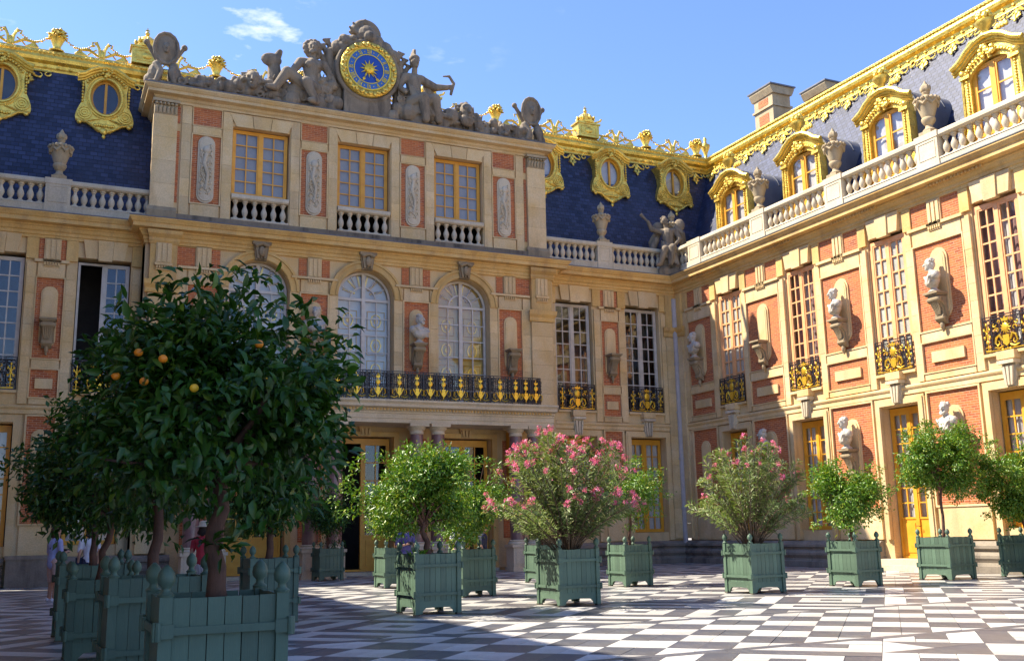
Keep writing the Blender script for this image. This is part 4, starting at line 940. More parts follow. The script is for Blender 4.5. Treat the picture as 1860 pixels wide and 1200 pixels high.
# tall gilded dormers of the sunlit wing
def luc_plate():
    m = MB()
    L = [(-1.16, 0), (-1.16, .16), (-1.04, .42), (-.94, .8), (-.94, 2.42), (-.9, 2.55)]+[(x, 2.55+.55*math.cos(x/.9*1.25)-.55*math.cos(1.25)) for x in (-.7, -.5, -.3, -.1)]
    outl = L+[(-x, z) for x, z in reversed(L)]
    hole = [(.68, 0), (.68, 2.05)]+arc(0, 2.05, .68, 20, 160, 8, .42)+[(-.68, 2.05), (-.68, 0)]
    m.sz(outl+hole, -.30, .0)
    cur = [(-1.14, 2.50), (-1.0, 2.56), (-.82, 2.66), (-.60, 2.86), (-.32, 3.02), (0, 3.08), (.32, 3.02), (.60, 2.86), (.82, 2.66), (1.0, 2.56), (1.14, 2.50)]
    for dd, dz, r in ((.14, .05, .085), (.08, -.06, .06), (.03, -.15, .045)): m.tube([(x, dd, z+dz) for x, z in cur], r, 7)
    for sg in (-1, 1):
        for i in range(22): m.ball((sg*.76, .02, .1+i*.092), .036, 6, 5)
        m.tube([(sg*1.12, .02, .1), (sg*1.02, .02, .45), (sg*.92, .02, .85), (sg*.90, .02, 2.35)], .035, 6)
        m.box(min(sg*.62, sg*.94), max(sg*.62, sg*.94), 0, .10, 2.12, 2.22); m.ball((sg*.84, .08, 2.32), (.10, .08, .10), 8, 5)
    q = random.Random(8)
    for i in range(17): a = R(20+140*i/16); m.ball((.80*math.cos(a), .05, 2.08+.56*math.sin(a)), (.055, .05, .055), 6, 5)
    for i in range(16): m.ball((q.uniform(-.22, .22), .10, 2.62+q.uniform(-.10, .26)), q.uniform(.05, .09), 6, 5)
    m.lathe([(.16, 3.12), (.20, 3.18), (.09, 3.24), (.12, 3.36), (.26, 3.52), (.27, 3.62), (.18, 3.68)], 0, .0, 10)
    for i in range(16): a = i*.8; m.ball((.16*math.cos(a), .16*math.sin(a), 3.74+.05*(i % 3)), .08, 6, 5)
    for i in range(10): m.ball((.34+.035*i, .02, 3.22+.03*(i % 3)), (.07, .06, .08), 6, 5)
    m.tube([(-.2, .03, 3.14), (-.5, .05, 3.16), (-.7, .03, 3.02)], [.07, .07, .03], 6)
    return m
def luc_body():
    m = MB(); pr = [(-1.0, 0), (-1.0, 2.2)]+arc(0, 2.2, 1.02, 170, 10, 12, .92)+[(1.0, 2.2), (1.0, 0)]
    m.sz(pr, -2.9, -.30)
    for d in (-.95, -1.6): m.sz(arc(0, 2.2, 1.05, 170, 10, 10, .95)+arc(0, 2.2, .98, 10, 170, 10, .88), d-.03, d+.03)
    return m
for i in range(5):
    s = 3.92+4.3*i
    o = put('tall_dormer', shared('luc_plate', luc_plate, 'gold', 45), wingR, (s, .42, 12.85)); o.scale = (1.14, 1, 1.04)
    put('dormer_roof', shared('luc_body', luc_body, 'lead', 30), o)
    f = casement(o, -.68, .68, .2, 2.42, 'paint_yellow', 3, cols=1, d=-.16, name='window_frame'); wavy(f, -.6, .6, .25, 2.35, -.26, 'curtain_white', .012)

# urns on the balustrades, a winged figure at the inner corner
def urn_body():
    m = MB(); m.box(-.24, .24, -.24, .24, 0, .10); m.lathe([(.20, .10), (.21, .16), (.12, .24), (.11, .32), (.18, .40), (.22, .48), (.22, .55), (.19, .58), (.26, .80), (.33, 1.02), (.37, 1.12), (.37, 1.18), (.28, 1.24), (.16, 1.30), (.10, 1.36), (.13, 1.44), (.10, 1.50)], n=16)
    for k in range(16): a = k*math.pi/8; m.ball((.36*math.cos(a), .36*math.sin(a), 1.17), (.07, .07, .07), 6, 5)
    for k in range(8): a = k*math.pi/4; m.tube([(.35*math.cos(a), .35*math.sin(a), 1.12), (.35*math.cos(a+.39), .35*math.sin(a+.39), .98), (.35*math.cos(a+.785), .35*math.sin(a+.785), 1.12)], .05, 6)
    for k in range(6): a = k*1.05; m.ball((.09*math.cos(a), .09*math.sin(a), 1.58), (.09, .09, .13), 6, 5)
    m.lathe([(.10, 1.6), (.09, 1.72), (.01, 1.86)], n=8)
    return m
def urn(loc, rz, label, grp='stone urns on the balustrade pedestals', k=1.0):
    t = thing('stone_urn', label, 'urn', loc, rz, grp)
    o = put('vase', shared('urn', urn_body, 'stone_relief', 45), t); o.scale = (k, k, k); return t
for i, s in enumerate((.10, 1.97, 6.22, 10.47, 14.72)):
    urn((-.02, -s, 13.61), 0, ['carved stone urn beside the trumpeting winged figure', 'carved stone urn on the pedestal before the first gilded wing dormer', 'carved stone urn on the wing balustrade between first and second gilded dormers', 'carved stone urn on the wing balustrade between second and third gilded dormers', 'carved stone urn on the wing balustrade between third and fourth gilded dormers'][i]) if i != 1 else None
urn((-3.63, -.02, 13.61), 0, 'carved stone urn before the dark slate roof between pavilion and winged figure')
urn((-25.2, -.02, 13.61), 0, 'carved stone urn before the dark slate roof beside the trophy with oval shield')
# ---------------------------------------------------------------- carved figures: overlapping tapered volumes fused into one surface
def blob(name, mat, parent, mb, voxel=.03, it=6, loc=None, rz=0):
    o = mb.build(name, mat, parent, loc=loc, rz=rz)
    r = o.modifiers.new('fuse', 'REMESH'); r.mode = 'VOXEL'; r.voxel_size = voxel; r.use_smooth_shade = True
    if it: s = o.modifiers.new('soft', 'SMOOTH'); s.iterations = it; s.factor = .5
    return o
def chain(m, pts, rad):
    for (a, b), (ra, rb) in zip(zip(pts, pts[1:]), zip(rad, rad[1:])): m.caps(a, b, ra, rb, 9)
def head(m, c, r=.15, yaw=0., hair=True, beard=False):
    x, d, z = c; cy, sy = math.cos(yaw), math.sin(yaw)
    def P(a, b, h): return (x+a*cy+b*sy, d-a*sy+b*cy, z+h)
    m.ball(P(0, 0, .02*r/.15), (r*.80, r*.92, r*1.15), 12, 9); m.ball(P(0, r*.15, -r*.45), (r*.62, r*.72, r*.72), 10, 7)
    m.caps(P(0, r*.86, r*.25), P(0, r*1.12, -r*.22), r*.12, r*.20, 7); m.ball(P(0, r*.82, -r*.55), (r*.26, r*.16, r*.10), 8, 5); m.ball(P(0, r*.70, -r*.92), r*.26, 8, 5)
    m.caps(P(-r*.5, r*.72, r*.36), P(r*.5, r*.72, r*.36), r*.15, r*.15, 7)
    for sg in (-1, 1): m.ball(P(sg*r*.80, -r*.05, -r*.05), (r*.12, r*.2, r*.28), 7, 5)
    if hair:
        q = random.Random(int(1000*(x+z)))
        for i in range(22):
            a = q.uniform(0, 6.28); e = q.uniform(.1, 1.3); m.ball(P(r*.82*math.cos(a)*math.cos(e), -r*.22+r*.80*math.sin(a)*math.cos(e)*.9-.1*r, r*.45+r*.85*math.sin(e)), r*q.uniform(.18, .30), 6, 5)
        m.ball(P(0, -r*.5, 0), (r*.8, r*.6, r*.95), 9, 6)
    if beard:
        for i in range(10): m.ball(P(r*.5*math.cos(i*.63), r*.75+r*.1*math.sin(i), -r*(.75+.12*(i % 4))), r*.24, 6, 5)
def bust_mesh(kind):
    m = MB(); q = random.Random(kind)
    m.lathe([(.17, 0), (.18, .03), (.12, .07), (.085, .11), (.10, .15), (.14, .17)], 0, 0, 12)
    m.ball((0, .02, .34), (.30, .19, .20), 12, 8); m.ball((0, .05, .28), (.22, .18, .16), 10, 7); m.caps((-.27, 0, .44), (.27, 0, .44), .14, .14); m.caps((-.12, .0, .50), (.12, .0, .50), .12, .12); m.caps((0, 0, .5), (0, .04, .66), .10, .085)
    head(m, (0, .06, .80), .145, (-.35, .45, .1)[kind % 3], True, kind == 1)
    for i in range(8): m.caps((-.30+.05*i, .14+.03*(i % 2), .53-.03*i), (.05+.035*i, .18, .20+.03*i), .022, .030, 6)
    for i in range(5): m.caps((.10+.05*i, .12, .52), (.0+.06*i, .17, .22), .020, .028, 6)
    return m
def bust(loc, rz, label, kind, grp='marble busts on wall consoles'):
    t = thing('marble_bust', label, 'bust', loc, rz, grp)
    o = blob('bust_figure', 'bust_marble', t, bust_mesh(kind), .012, 1); o.scale = (1.12, 1.12, 1.12)
    return t
DB = .36
def wing_bust(s, z, rzx, label, k): bust((-DB, -s, z), R(-90)+rzx, label, k)
wing_bust(1.78, 8.455, -.2, 'shaded marble bust on the wing console next to the grey downpipe', 0)
wing_bust(10.26, 8.455, -.5, 'sunlit marble bust between the second and third upper wing windows', 2)
wing_bust(14.56, 8.455, -.6, 'sunlit draped marble bust between the third and fourth upper wing windows', 0)
wing_bust(5.96, 3.955, -.5, 'pale marble bust above the sparse oleander, looking down', 0)
wing_bust(10.26, 3.955, -.5, 'marble bust with crossed drapery beside the yellow wing door', 2)
wing_bust(14.56, 3.955, -.3, 'white marble bust just above a clipped orange tree', 1)
wing_bust(18.86, 8.455, -.4, 'marble bust on the upper wing wall beyond the fourth window', 1)
wing_bust(18.86, 3.955, -.4, 'marble bust low on the wing wall beyond the fourth window', 2)
bust((PX+1.99, PY-DB, 8.485), .35, 'white marble bust between two arched windows of the clock pavilion', 1)
bust((PX-1.99, PY-DB, 8.485), -.2, 'marble bust between arched pavilion windows, behind the foreground orange tree', 0)

# the clock and the sculpture over the attic
ZB = 17.50; YB = PY+.42
clk = thing('clock', 'round blue and gold clock with golden sun face and roman numerals', 'clock', (PX, YB-.50, 19.36))
def disc(m, r, d0, d1, n=40): m.sz([(r*math.cos(2*math.pi*k/n), r*math.sin(2*math.pi*k/n)) for k in range(n)], d0, d1)
def annulus(m, r0, r1, d0, d1, n=40):
    c = [(math.cos(2*math.pi*k/n), math.sin(2*math.pi*k/n)) for k in range(n)]
    m.add([(r1*a, d, r1*b) for d in (d0, d1) for a, b in c]+[(r0*a, d, r0*b) for d in (d0, d1) for a, b in c],
          [f for k in range(n) for j in [(k+1) % n] for f in ((n+k, n+j, 3*n+j, 3*n+k), (k, j, n+j, n+k), (3*n+k, 3*n+j, 2*n+j, 2*n+k))])
m = MB(); disc(m, .60, 0, .04); m.build('dial', 'clock_blue', clk)
m = MB(); annulus(m, .60, .86, 0, .045); m.build('hour_ring', 'clock_ring', clk)
m = MB(); annulus(m, .585, .62, .02, .06); annulus(m, .84, .90, .0, .07); m.build('gold_rim', 'gold_leaf', clk)
m = MB(); annulus(m, .90, 1.14, -.15, .06)
for k in range(56):
    a = 2*math.pi*k/56; m.ball((1.02*math.cos(a)+.04*math.cos(k*2.4), .08, 1.02*math.sin(a)+.04*math.sin(k*2.4)), (.085, .06, .085), 6, 5)
m.build('laurel_frame', 'gold', clk, smooth=True)
m = MB()
for h, t_ in enumerate(['XII', 'I', 'II', 'III', 'IIII', 'V', 'VI', 'VII', 'VIII', 'IX', 'X', 'XI']):
    a = math.pi/2-h*math.pi/6; W = {'I': .05, 'V': .10, 'X': .10}; tot = sum(W[c] for c in t_); x = -tot/2; u = (math.sin(a), -math.cos(a)); v = (math.cos(a), math.sin(a))
    def st(x0, y0, x1, y1, w):
        px = lambda X, Y: (u[0]*X+v[0]*(.73+Y), u[1]*X+v[1]*(.73+Y))
        m.sz([px(x0-w, y0), px(x0+w, y0), px(x1+w, y1), px(x1-w, y1)][::-1], .045, .062)
    for c in t_:
        w = W[c]
        if c == 'I': st(x+w/2, -.085, x+w/2, .085, .013)
        if c == 'V': st(x+w/2, -.085, x+.015, .085, .015); st(x+w/2+.004, -.085, x+w-.015, .085, .009)
        if c == 'X': st(x+.015, -.085, x+w-.015, .085, .009); st(x+w-.015, -.085, x+.015, .085, .015)
        x += w
    a2 = a-math.pi/12; m.ball((.73*math.cos(a2), .05, .73*math.sin(a2)), (.018, .012, .03), 6, 4)
m.build('numerals', 'gold_leaf', clk)
m = MB(); m.ball((0, .09, 0), (.21, .09, .21), 14, 8); m.caps((0, .17, .03), (0, .19, -.05), .02, .03, 6)
for k in range(12): a = 2*math.pi*k/12; m.sz([(.17*math.cos(a-.22), .17*math.sin(a-.22)), (.38*math.cos(a), .38*math.sin(a)), (.17*math.cos(a+.22), .17*math.sin(a+.22))], .05, .075)
m.build('sun_face', 'gold_leaf', clk, smooth=False)
for nm, a, L in (('hour_hand', 244, .56), ('minute_hand', 308, .60)):
    m = MB(); c, s = math.cos(R(a)), math.sin(R(a)); m.tube([(.1*c, .10, .1*s), (L*.8*c, .10, L*.8*s)], [.022, .018], 5); m.ball((L*.88*c, .10, L*.88*s), (.06, .015, .06), 8, 5); m.tube([(L*.88*c, .10, L*.88*s), (L*1.08*c, .10, L*1.08*s)], [.03, .004], 5); m.build(nm, 'gold_leaf', clk)

GRP = 'stone sculpture over the pavilion attic'
def sculpt(name, label, x, mb, vox=.035, it=4, cat='sculpture', k=1.0):
    t = thing(name, label, cat, (x, YB, ZB), 0, GRP); o = blob('carving', 'stone_weathered', t, mb, vox, it); o.scale = (k, 1, k); return t
m = MB(); m.sz([(1.30*math.cos(k*.1963), 1.86+1.30*math.sin(k*.1963)) for k in range(32)], -.35, .36); m.box(-.95, .95, -.35, .40, 0, .9)
m.tube([(1.24*math.cos(k*.2618), .36, 1.86+1.24*math.sin(k*.2618)) for k in range(24)], .10, 7, True)
q = random.Random(4)
for i in range(30): a = R(q.uniform(35, 145)); r = q.uniform(1.2, 1.55); m.ball((r*.9*math.cos(a), .15+q.uniform(-.2, .2), 1.95+r*math.sin(a)), q.uniform(.12, .24), 7, 5)
m.ball((.0, .1, 3.45), (.42, .40, .45), 12, 8); m.ball((.05, .40, 3.30), (.26, .22, .26), 10, 7)
for i in range(18): a = R(20+140*i/17); m.ball((.52*math.cos(a), .0, 3.45+.60*math.sin(a)), (.17, .2, .17), 7, 5)
for i in range(46): a = R(q.uniform(25, 155)); r = q.uniform(.45, .85); m.caps((r*.6*math.cos(a), q.uniform(-.1, .2), 3.3+r*.5*math.sin(a)), (r*.95*math.cos(a+.15), q.uniform(-.1, .2), 3.36+r*.95*math.sin(a+.15)), .09, .05, 6)
for sg in (-1, 1):
    m.ball((sg*.75, .1, 3.05), (.35, .3, .3)); m.ball((sg*1.15, .05, 2.75), (.3, .3, .35))
    for k in range(3): m.caps((sg*(1.05+.12*k), -.1, 1.6), (sg*(1.45+.18*k), -.15, 3.0-.25*k), .14, .10); m.sz([(sg*(1.38+.18*k), 3.2-.25*k), (sg*(1.72+.16*k), 3.12-.25*k), (sg*(1.50+.16*k), 2.9-.25*k)], -.2, -.05)
    m.caps((sg*1.25, .05, .2), (sg*1.45, -.05, 2.6), .18, .16); m.ball((sg*.95, .2, 2.75), (.3, .25, .25))
sculpt('stone_trophy', 'carved stone trophy of helmet and flags framing the clock', PX, m, .028, 1)
m = MB()
for i in range(14): m.ball((q.uniform(-1.3, .9), q.uniform(-.1, .25), q.uniform(.05, .45)), q.uniform(.2, .36), 8, 6)
chain(m, [(0, .15, .72), (.02, .12, 1.1), (.05, .1, 1.5)], [.30, .26, .33]); m.caps((-.3, .1, 1.62), (.38, .1, 1.62), .17, .17); m.caps((.05, .1, 1.7), (.05, .12, 1.95), .12, .11)
for sg in (-1, 1): m.ball((.05+sg*.15, .34, 1.5), (.16, .10, .13), 8, 6); m.ball((.03+sg*.07, .33, 1.2), (.07, .06, .09), 7, 5)
head(m, (.05, .16, 2.16), .19, -.2, True, True)
for i in range(14): m.ball((.05+.24*math.cos(i*.5-.3), -.02+.05*math.sin(i), 2.2+.28*math.sin(i*.45)), .11, 6, 5)
chain(m, [(-.36, .1, 1.62), (-.62, .25, 1.2), (-.85, .42, 1.0)], [.16, .13, .09]); chain(m, [(.45, .1, 1.62), (.68, .15, 1.25), (.78, .3, .9)], [.16, .13, .09])
chain(m, [(-.15, .2, .7), (-.86, .5, 1.02), (-1.22, .42, .45), (-1.5, .6, .38)], [.25, .19, .13, .09]); chain(m, [(.12, .25, .65), (-.25, .65, .72), (.08, .6, .12), (-.15, .8, .06)], [.25, .19, .13, .09])
m.caps((.95, .05, 0), (.98, .0, 2.4), .12, .14); m.ball((.98, 0, 2.5), (.2, .2, .16))
chain(m, [(-1.15, -.1, .9), (-1.2, -.1, 1.5), (-1.02, -.05, 1.9)], [.26, .2, .10]); m.ball((-1.3, 0, 1.55), (.35, .14, .25))
sculpt('stone_figure', 'reclining bare-chested stone figure with long hair beside the clock', PX-2.2, m, .024, 1, 'statue', 1.16)
m = MB()
for i in range(14): m.ball((q.uniform(-.9, 1.3), q.uniform(-.1, .3), q.uniform(.05, .5)), q.uniform(.22, .36), 8, 6)
chain(m, [(0, .15, .8), (-.03, .12, 1.2), (-.05, .1, 1.6)], [.32, .26, .28]); m.caps((-.32, .1, 1.75), (.26, .1, 1.75), .16, .16); m.caps((-.02, .1, 1.8), (0, .12, 2.1), .11, .10)
head(m, (.0, .15, 2.32), .19, .3, True); m.ball((0, .08, 2.50), (.20, .24, .14)); 
for i in range(6): m.caps((0, .1-.06*i, 2.55), (0, .12-.08*i, 2.86-.03*abs(i-2)), .06, .05, 6)
chain(m, [(-.38, .1, 1.72), (-.62, .2, 1.3), (-.45, .45, 1.05)], [.16, .13, .09]); chain(m, [(.3, .1, 1.72), (.75, .2, 1.5), (1.15, .25, 1.55), (1.35, .25, 1.62)], [.16, .14, .10, .08])
m.tube([(1.3, .25, 1.3), (1.42, .25, 1.75), (1.25, .25, 2.0), (1.0, .25, 1.95)], [.06, .07, .06, .03], 6)
chain(m, [(.15, .25, .75), (.6, .6, .9), (.75, .5, .2)], [.26, .2, .14]); chain(m, [(-.15, .25, .75), (.15, .7, .85), (.25, .65, .1)], [.26, .2, .14])
for i in range(12): m.caps((-.3+.09*i, .35+.03*(i % 3), 1.4-.08*i), (.0+.11*i, .5+.04*(i % 2), .35), .05, .08, 6)
chain(m, [(.5, -.05, 1.6), (.7, -.05, 1.0), (1.0, 0, .4)], [.16, .2, .2])
sculpt('stone_figure', 'seated helmeted stone figure with outstretched arm beside the clock', PX+2.05, m, .024, 1, 'statue', 1.16)
def heap(n, L, h0, h1, seed, x0=0):
    q = random.Random(seed); m = MB()
    m.caps((x0, 0, .14), (x0+L, 0, .12), .24, .20)
    for i in range(n):
        k = q.random(); h = h0+(h1-h0)*k; x = x0+L*k
        m.ball((x, q.uniform(-.15, .3), q.uniform(.1, h*.85)), (q.uniform(.08, .24), q.uniform(.08, .2), q.uniform(.08, .24)), 7, 5)
        z = q.uniform(.2, h)
        if i % 3 == 0: m.caps((x, .12, z*.5), (x+q.uniform(-.3, .3), .30, z), .07, .03, 6)
        if i % 5 == 0: m.tube([(x+.13*math.cos(t*.7), .30, z*.7+.13*math.sin(t*.7)) for t in range(9)], .035, 5, True)
        if i % 4 == 0:
            a = q.uniform(.9, 2.2); m.tube([(x, .0, z*.3), (x+.5*h*math.cos(a), -.05, z*.3+.75*h*math.sin(a))], [.045, .035], 6)
    return m
m = heap(110, 2.6, .75, 1.75, 41); sculpt('stone_trophy', 'carved stone arms and drapery heaped behind the reclining figure', PX-3.9, m, .026, 1)
m = heap(110, 2.6, 1.75, .75, 43); sculpt('stone_trophy', 'carved stone arms and drapery heaped behind the seated helmeted figure', PX+1.3, m, .026, 1)
m = heap(80, 2.3, 1.15, .6, 9); head(m, (.55, .34, .78), .34, .1, True); m.ball((.55, .42, .45), (.3, .2, .3))
for i in range(12): m.caps((.55+.38*math.cos(i*.524), .22, .78+.38*math.sin(i*.524)), (.55+.55*math.cos(i*.524+.3), .18, .78+.50*math.sin(i*.524+.3)), .09, .04, 6)
sculpt('stone_lion', 'carved stone lion mask and drapery beside the seated helmeted figure', PX+3.65, m, .026, 1)
m = heap(80, 2.3, .6, 1.1, 12); head(m, (1.55, .30, .66), .32, -.2, True)
for i in range(12): m.caps((1.55+.36*math.cos(i*.524), .2, .66+.36*math.sin(i*.524)), (1.55+.52*math.cos(i*.524+.3), .16, .66+.48*math.sin(i*.524+.3)), .09, .04, 6)
sculpt('stone_lion', 'carved stone lion mask and arms beside the reclining figure', PX-6.0, m, .026, 1)
m = heap(60, 1.3, .8, .45, 15); sculpt('stone_garland', 'low carved stone garland next to the trophy over the slate range', PX+5.85, m, .026, 1)
m = heap(50, 1.2, .4, .6, 17); sculpt('stone_garland', 'low carved stone garland next to the trophy by the gilded round dormer', PX-7.0, m, .026, 1)
def trophy(sg):
    m = MB(); m.ball((0, .10, 1.42), (.42, .20, .62), 14, 10); m.tube([(.42*math.cos(k*.4488), .22, 1.42+.60*math.sin(k*.4488)) for k in range(14)], .07, 7, True); head(m, (0, .26, 1.40), .17, 0, True)
    for s in (-1, 1):
        m.ball((s*.34, .08, .42), (.27, .26, .40), 9, 7); chain(m, [(s*.30, .15, .75), (s*.18, .34, .45), (s*.30, .38, .08)], [.17, .12, .09]); m.ball((s*.52, .0, .2), (.2, .25, .24)); m.caps((s*.2, 0, .9), (s*.62, -.05, 1.62), .10, .08); m.ball((s*.66, -.05, 1.68), .12)
    m.box(-.55, .55, -.3, .35, 0, .12)
    return m
sculpt('stone_trophy', 'oval shield trophy of stone over the pavilion corner next to the open casement range', -21.95, trophy(1), .022, 1)
sculpt('stone_trophy', 'oval shield trophy of stone over the pavilion corner next to the winged figure range', -7.15, trophy(-1), .022, 1)
# winged trumpeter at the inner corner
t = thing('winged_statue', 'winged stone figure blowing a trumpet, seated at the inner corner of the balustrades', 'statue', (-.38, -.32, 12.33), R(-38))
m = MB(); q = random.Random(21)
for i in range(16): m.ball((q.uniform(-.3, .35), q.uniform(-.2, .3), q.uniform(.1, .8)), q.uniform(.2, .32), 8, 6)
chain(m, [(0, .05, 1.1), (0, .08, 1.5), (-.02, .08, 1.95)], [.32, .25, .27]); m.caps((-.3, .08, 2.05), (.28, .08, 2.05), .14, .14); m.caps((-.05, .1, 2.1), (-.10, .14, 2.35), .10, .09)
head(m, (-.12, .17, 2.52), .165, .9, True)
chain(m, [(-.34, .08, 2.05), (-.70, .25, 2.15), (-.85, .35, 2.5)], [.13, .11, .08]); m.tube([(-.78, .34, 2.42), (-1.15, .38, 2.85)], [.035, .09], 8)
chain(m, [(.32, .08, 2.05), (.5, .15, 1.65), (.35, .3, 1.4)], [.13, .11, .08])
chain(m, [(-.1, .2, 1.1), (-.12, .62, 1.1), (-.38, .6, .45), (-.48, .8, .38)], [.24, .18, .11, .08]); chain(m, [(.14, .2, 1.1), (.2, .62, 1.15), (.08, .6, .45)], [.24, .18, .12])
for i in range(14): m.caps((-.28+.045*i, .30+.03*(i % 3), 1.55-.03*i), (-.25+.05*i, .55+.04*(i % 2), .9-.04*i), .04, .06, 6)
for i in range(7): m.caps((.32+.05*i, -.12, 2.25-.05*i), (.62+.02*i, -.25, 1.2+.06*i), .12, .05, 7); m.caps((-.3-.05*i, -.15, 2.3-.05*i), (-.75-.02*i, -.2, 1.2+.08*i), .12, .06, 7)
m.ball((.5, -.15, 2.35), (.25, .14, .3)); m.ball((-.45, -.15, 2.3), (.28, .14, .3)); chain(m, [(-.55, 0, 1.7), (-.75, .05, 1.2), (-1.0, .05, 1.05)], [.16, .14, .08])
m.box(-.45, .45, -.35, .45, 0, .25)
blob('carving', 'stone_weathered', t, m, .022, 1)
# ---------------------------------------------------------------- planter boxes
def finial(): return MB().lathe([(.052, 0), (.056, .015), (.032, .035), (.028, .06), (.052, .085), (.060, .12), (.052, .16), (.030, .19), (.010, .21)], n=12)
def tub_parts(t, s, h, seed):
    q = random.Random(seed); hs = s/2; pw = .085; zb = .17; zr1, zr2 = h*.34, h*.80
    for sx in (-1, 1):
        for sy in (-1, 1):
            p = put('corner_post', shared(('corner_post', h), lambda: MB().box(-pw/2, pw/2, -pw/2, pw/2, .0, h), 'tub_green'), t, (sx*(hs-pw/2), sy*(hs-pw/2), 0))
            put('finial', shared('finial', finial, 'tub_green', 60), p, (0, 0, h)); put('foot_pad', shared('foot_pad', lambda: MB().box(-.05, .05, -.05, .05, 0, .025), 'iron_rust'), p)
    n = max(5, round((s-2*pw)/.115)); w = (s-2*pw)/n
    for k in range(4):
        rz = k*math.pi/2
        def side(m): return m
        for i in range(n):
            x = -hs+pw+(i+.5)*w; me = shared(('plank', round(w, 3), h), lambda: MB().box(-w/2+.003, w/2-.003, -.014, .014, zb+.06, h-.012), 'tub_green')
            o = put('plank', me, t, (x*math.cos(rz)+(hs-.04)*math.sin(rz), x*math.sin(rz)-(hs-.04)*math.cos(rz), q.uniform(-.004, .004)), rz); o.rotation_euler.y = q.uniform(-.003, .003)
        def ap():
            m = MB(); L = s-2*pw-.002
            m.sz([(-L/2, zb+.08), (L/2, zb+.08), (L/2, .03), (L/2-.06, .03), (L/2-.075, .08), (L/2-.13, .13), (0, .14), (-L/2+.13, .13), (-L/2+.075, .08), (-L/2+.06, .03), (-L/2, .03)], -.02, .006); return m
        put('apron_board', shared(('apron', s), ap, 'tub_green'), t, ((hs-.03)*math.sin(rz), -(hs-.03)*math.cos(rz), 0), rz)
        for z in (zr1, zr2):
            def strap():
                m = MB(); L = s; m.box(-L/2+.02, L/2-.02, .0, .016, -.026, .026)
                for sg in (-1, 1): 
                    m.box(sg*(L/2-.045)-.05, sg*(L/2-.045)+.05, 0, .024, -.045, .045); m.lathe([(.02, -.06), (.022, 0), (.02, .06)], sg*(L/2+.006), .02, 8)
                return m
            put('iron_strap', shared(('strap', s), strap, 'tub_green'), t, ((hs+.002)*math.sin(rz), -(hs+.002)*math.cos(rz), z), rz)
    MB().box(-hs+.05, hs-.05, -hs+.05, hs-.05, zb+.08, h-.07).build('soil', 'soil', t)
TUBS = [  # key, x, y, size, height, turn, label
    ('n1', -24.05, -29.02, .86, 1.10, 0, 'dark green planter box in shade with dark soil, holding the big fruiting orange tree'),
    ('n2', -24.07, -25.15, .98, 1.10, 1.5, 'green planter box in shade right behind the big fruiting tree'),
    ('n3', -24.42, -22.55, .82, 1.00, 0, 'low shaded green planter box wedged between two larger ones'),
    ('n4', -24.38, -19.30, 1.0, 1.10, 2, 'shaded green planter box nearest the visitor in the lilac shirt'),
    ('n5', -21.45, -18.35, .84, 1.10, 1.5, 'green planter box at the edge of the shade beside the big tree'),
    ('t7', -16.5, -3.65, .80, 1.02, 4, 'small dark green planter box standing before the open yellow door'),
    ('t1', -18.49, -18.40, .92, 1.10, 3, 'bright green planter box with broad tree and seedlings in its soil'),
    ('t1b', -15.90, -14.30, .84, 1.08, 2, 'green planter box tucked behind the broad orange tree'),
    ('t1c', -16.11, -9.36, .92, 1.08, 1, 'small sunlit green planter box in front of the yellow doors'),
    ('t2', -15.41, -18.15, .94, 1.10, 2, 'green planter box holding the thickly flowering pink oleander'),
    ('t2b', -11.95, -10.25, .86, 1.06, -2, 'green planter box half hidden behind the flowering pink oleander'),
    ('t2c', -11.05, -13.41, .84, 1.06, 2, 'green planter box with an orange tree just past the pink oleander'),
    ('t3', -10.37, -17.66, .96, 1.10, 2, 'green planter box holding the sparse oleander'),
    ('t4', -7.05, -17.29, .88, 1.08, 7, 'green planter box with a small tree in front of the yellow wing door'),
    ('t5', -3.37, -16.74, 1.0, 1.10, 5, 'green planter box with a tall clipped orange tree by the sunlit wing'),
    ('t6', -1.02, -17.35, 1.0, 1.10, 4, 'green planter box dappled with leaf shade close to the sunlit wing')]
POS = {}
for i, (k, x, y, s, h, a, lab) in enumerate(TUBS):
    t = thing('planter_box', lab, 'planter', (x, y, .001), R(a), 'green planter boxes in the court'); tub_parts(t, s, h, i); POS[k] = (x, y, h-.08)
m = MB(); q = random.Random(6)
for i in range(60):
    a, r = q.uniform(0, 6.28), q.uniform(0, .14); L = q.uniform(.05, .12); b = q.uniform(0, 6.28); x, y = -18.8+r*math.cos(a), -18.72+r*math.sin(a)
    m.raw([(x, y, 1.02), (x+L*math.cos(b)-.02, y+L*math.sin(b), 1.04+L), (x+1.5*L*math.cos(b), y+1.5*L*math.sin(b), 1.05+L*1.1), (x+L*math.cos(b)+.02, y+L*math.sin(b)+.03, 1.04+L)], [(0, 1, 2, 3)])
o = m.build('seedlings', 'leaf_sunlit'); tag(o, 'tuft of bright green seedlings in the bright planter box', 'plant')
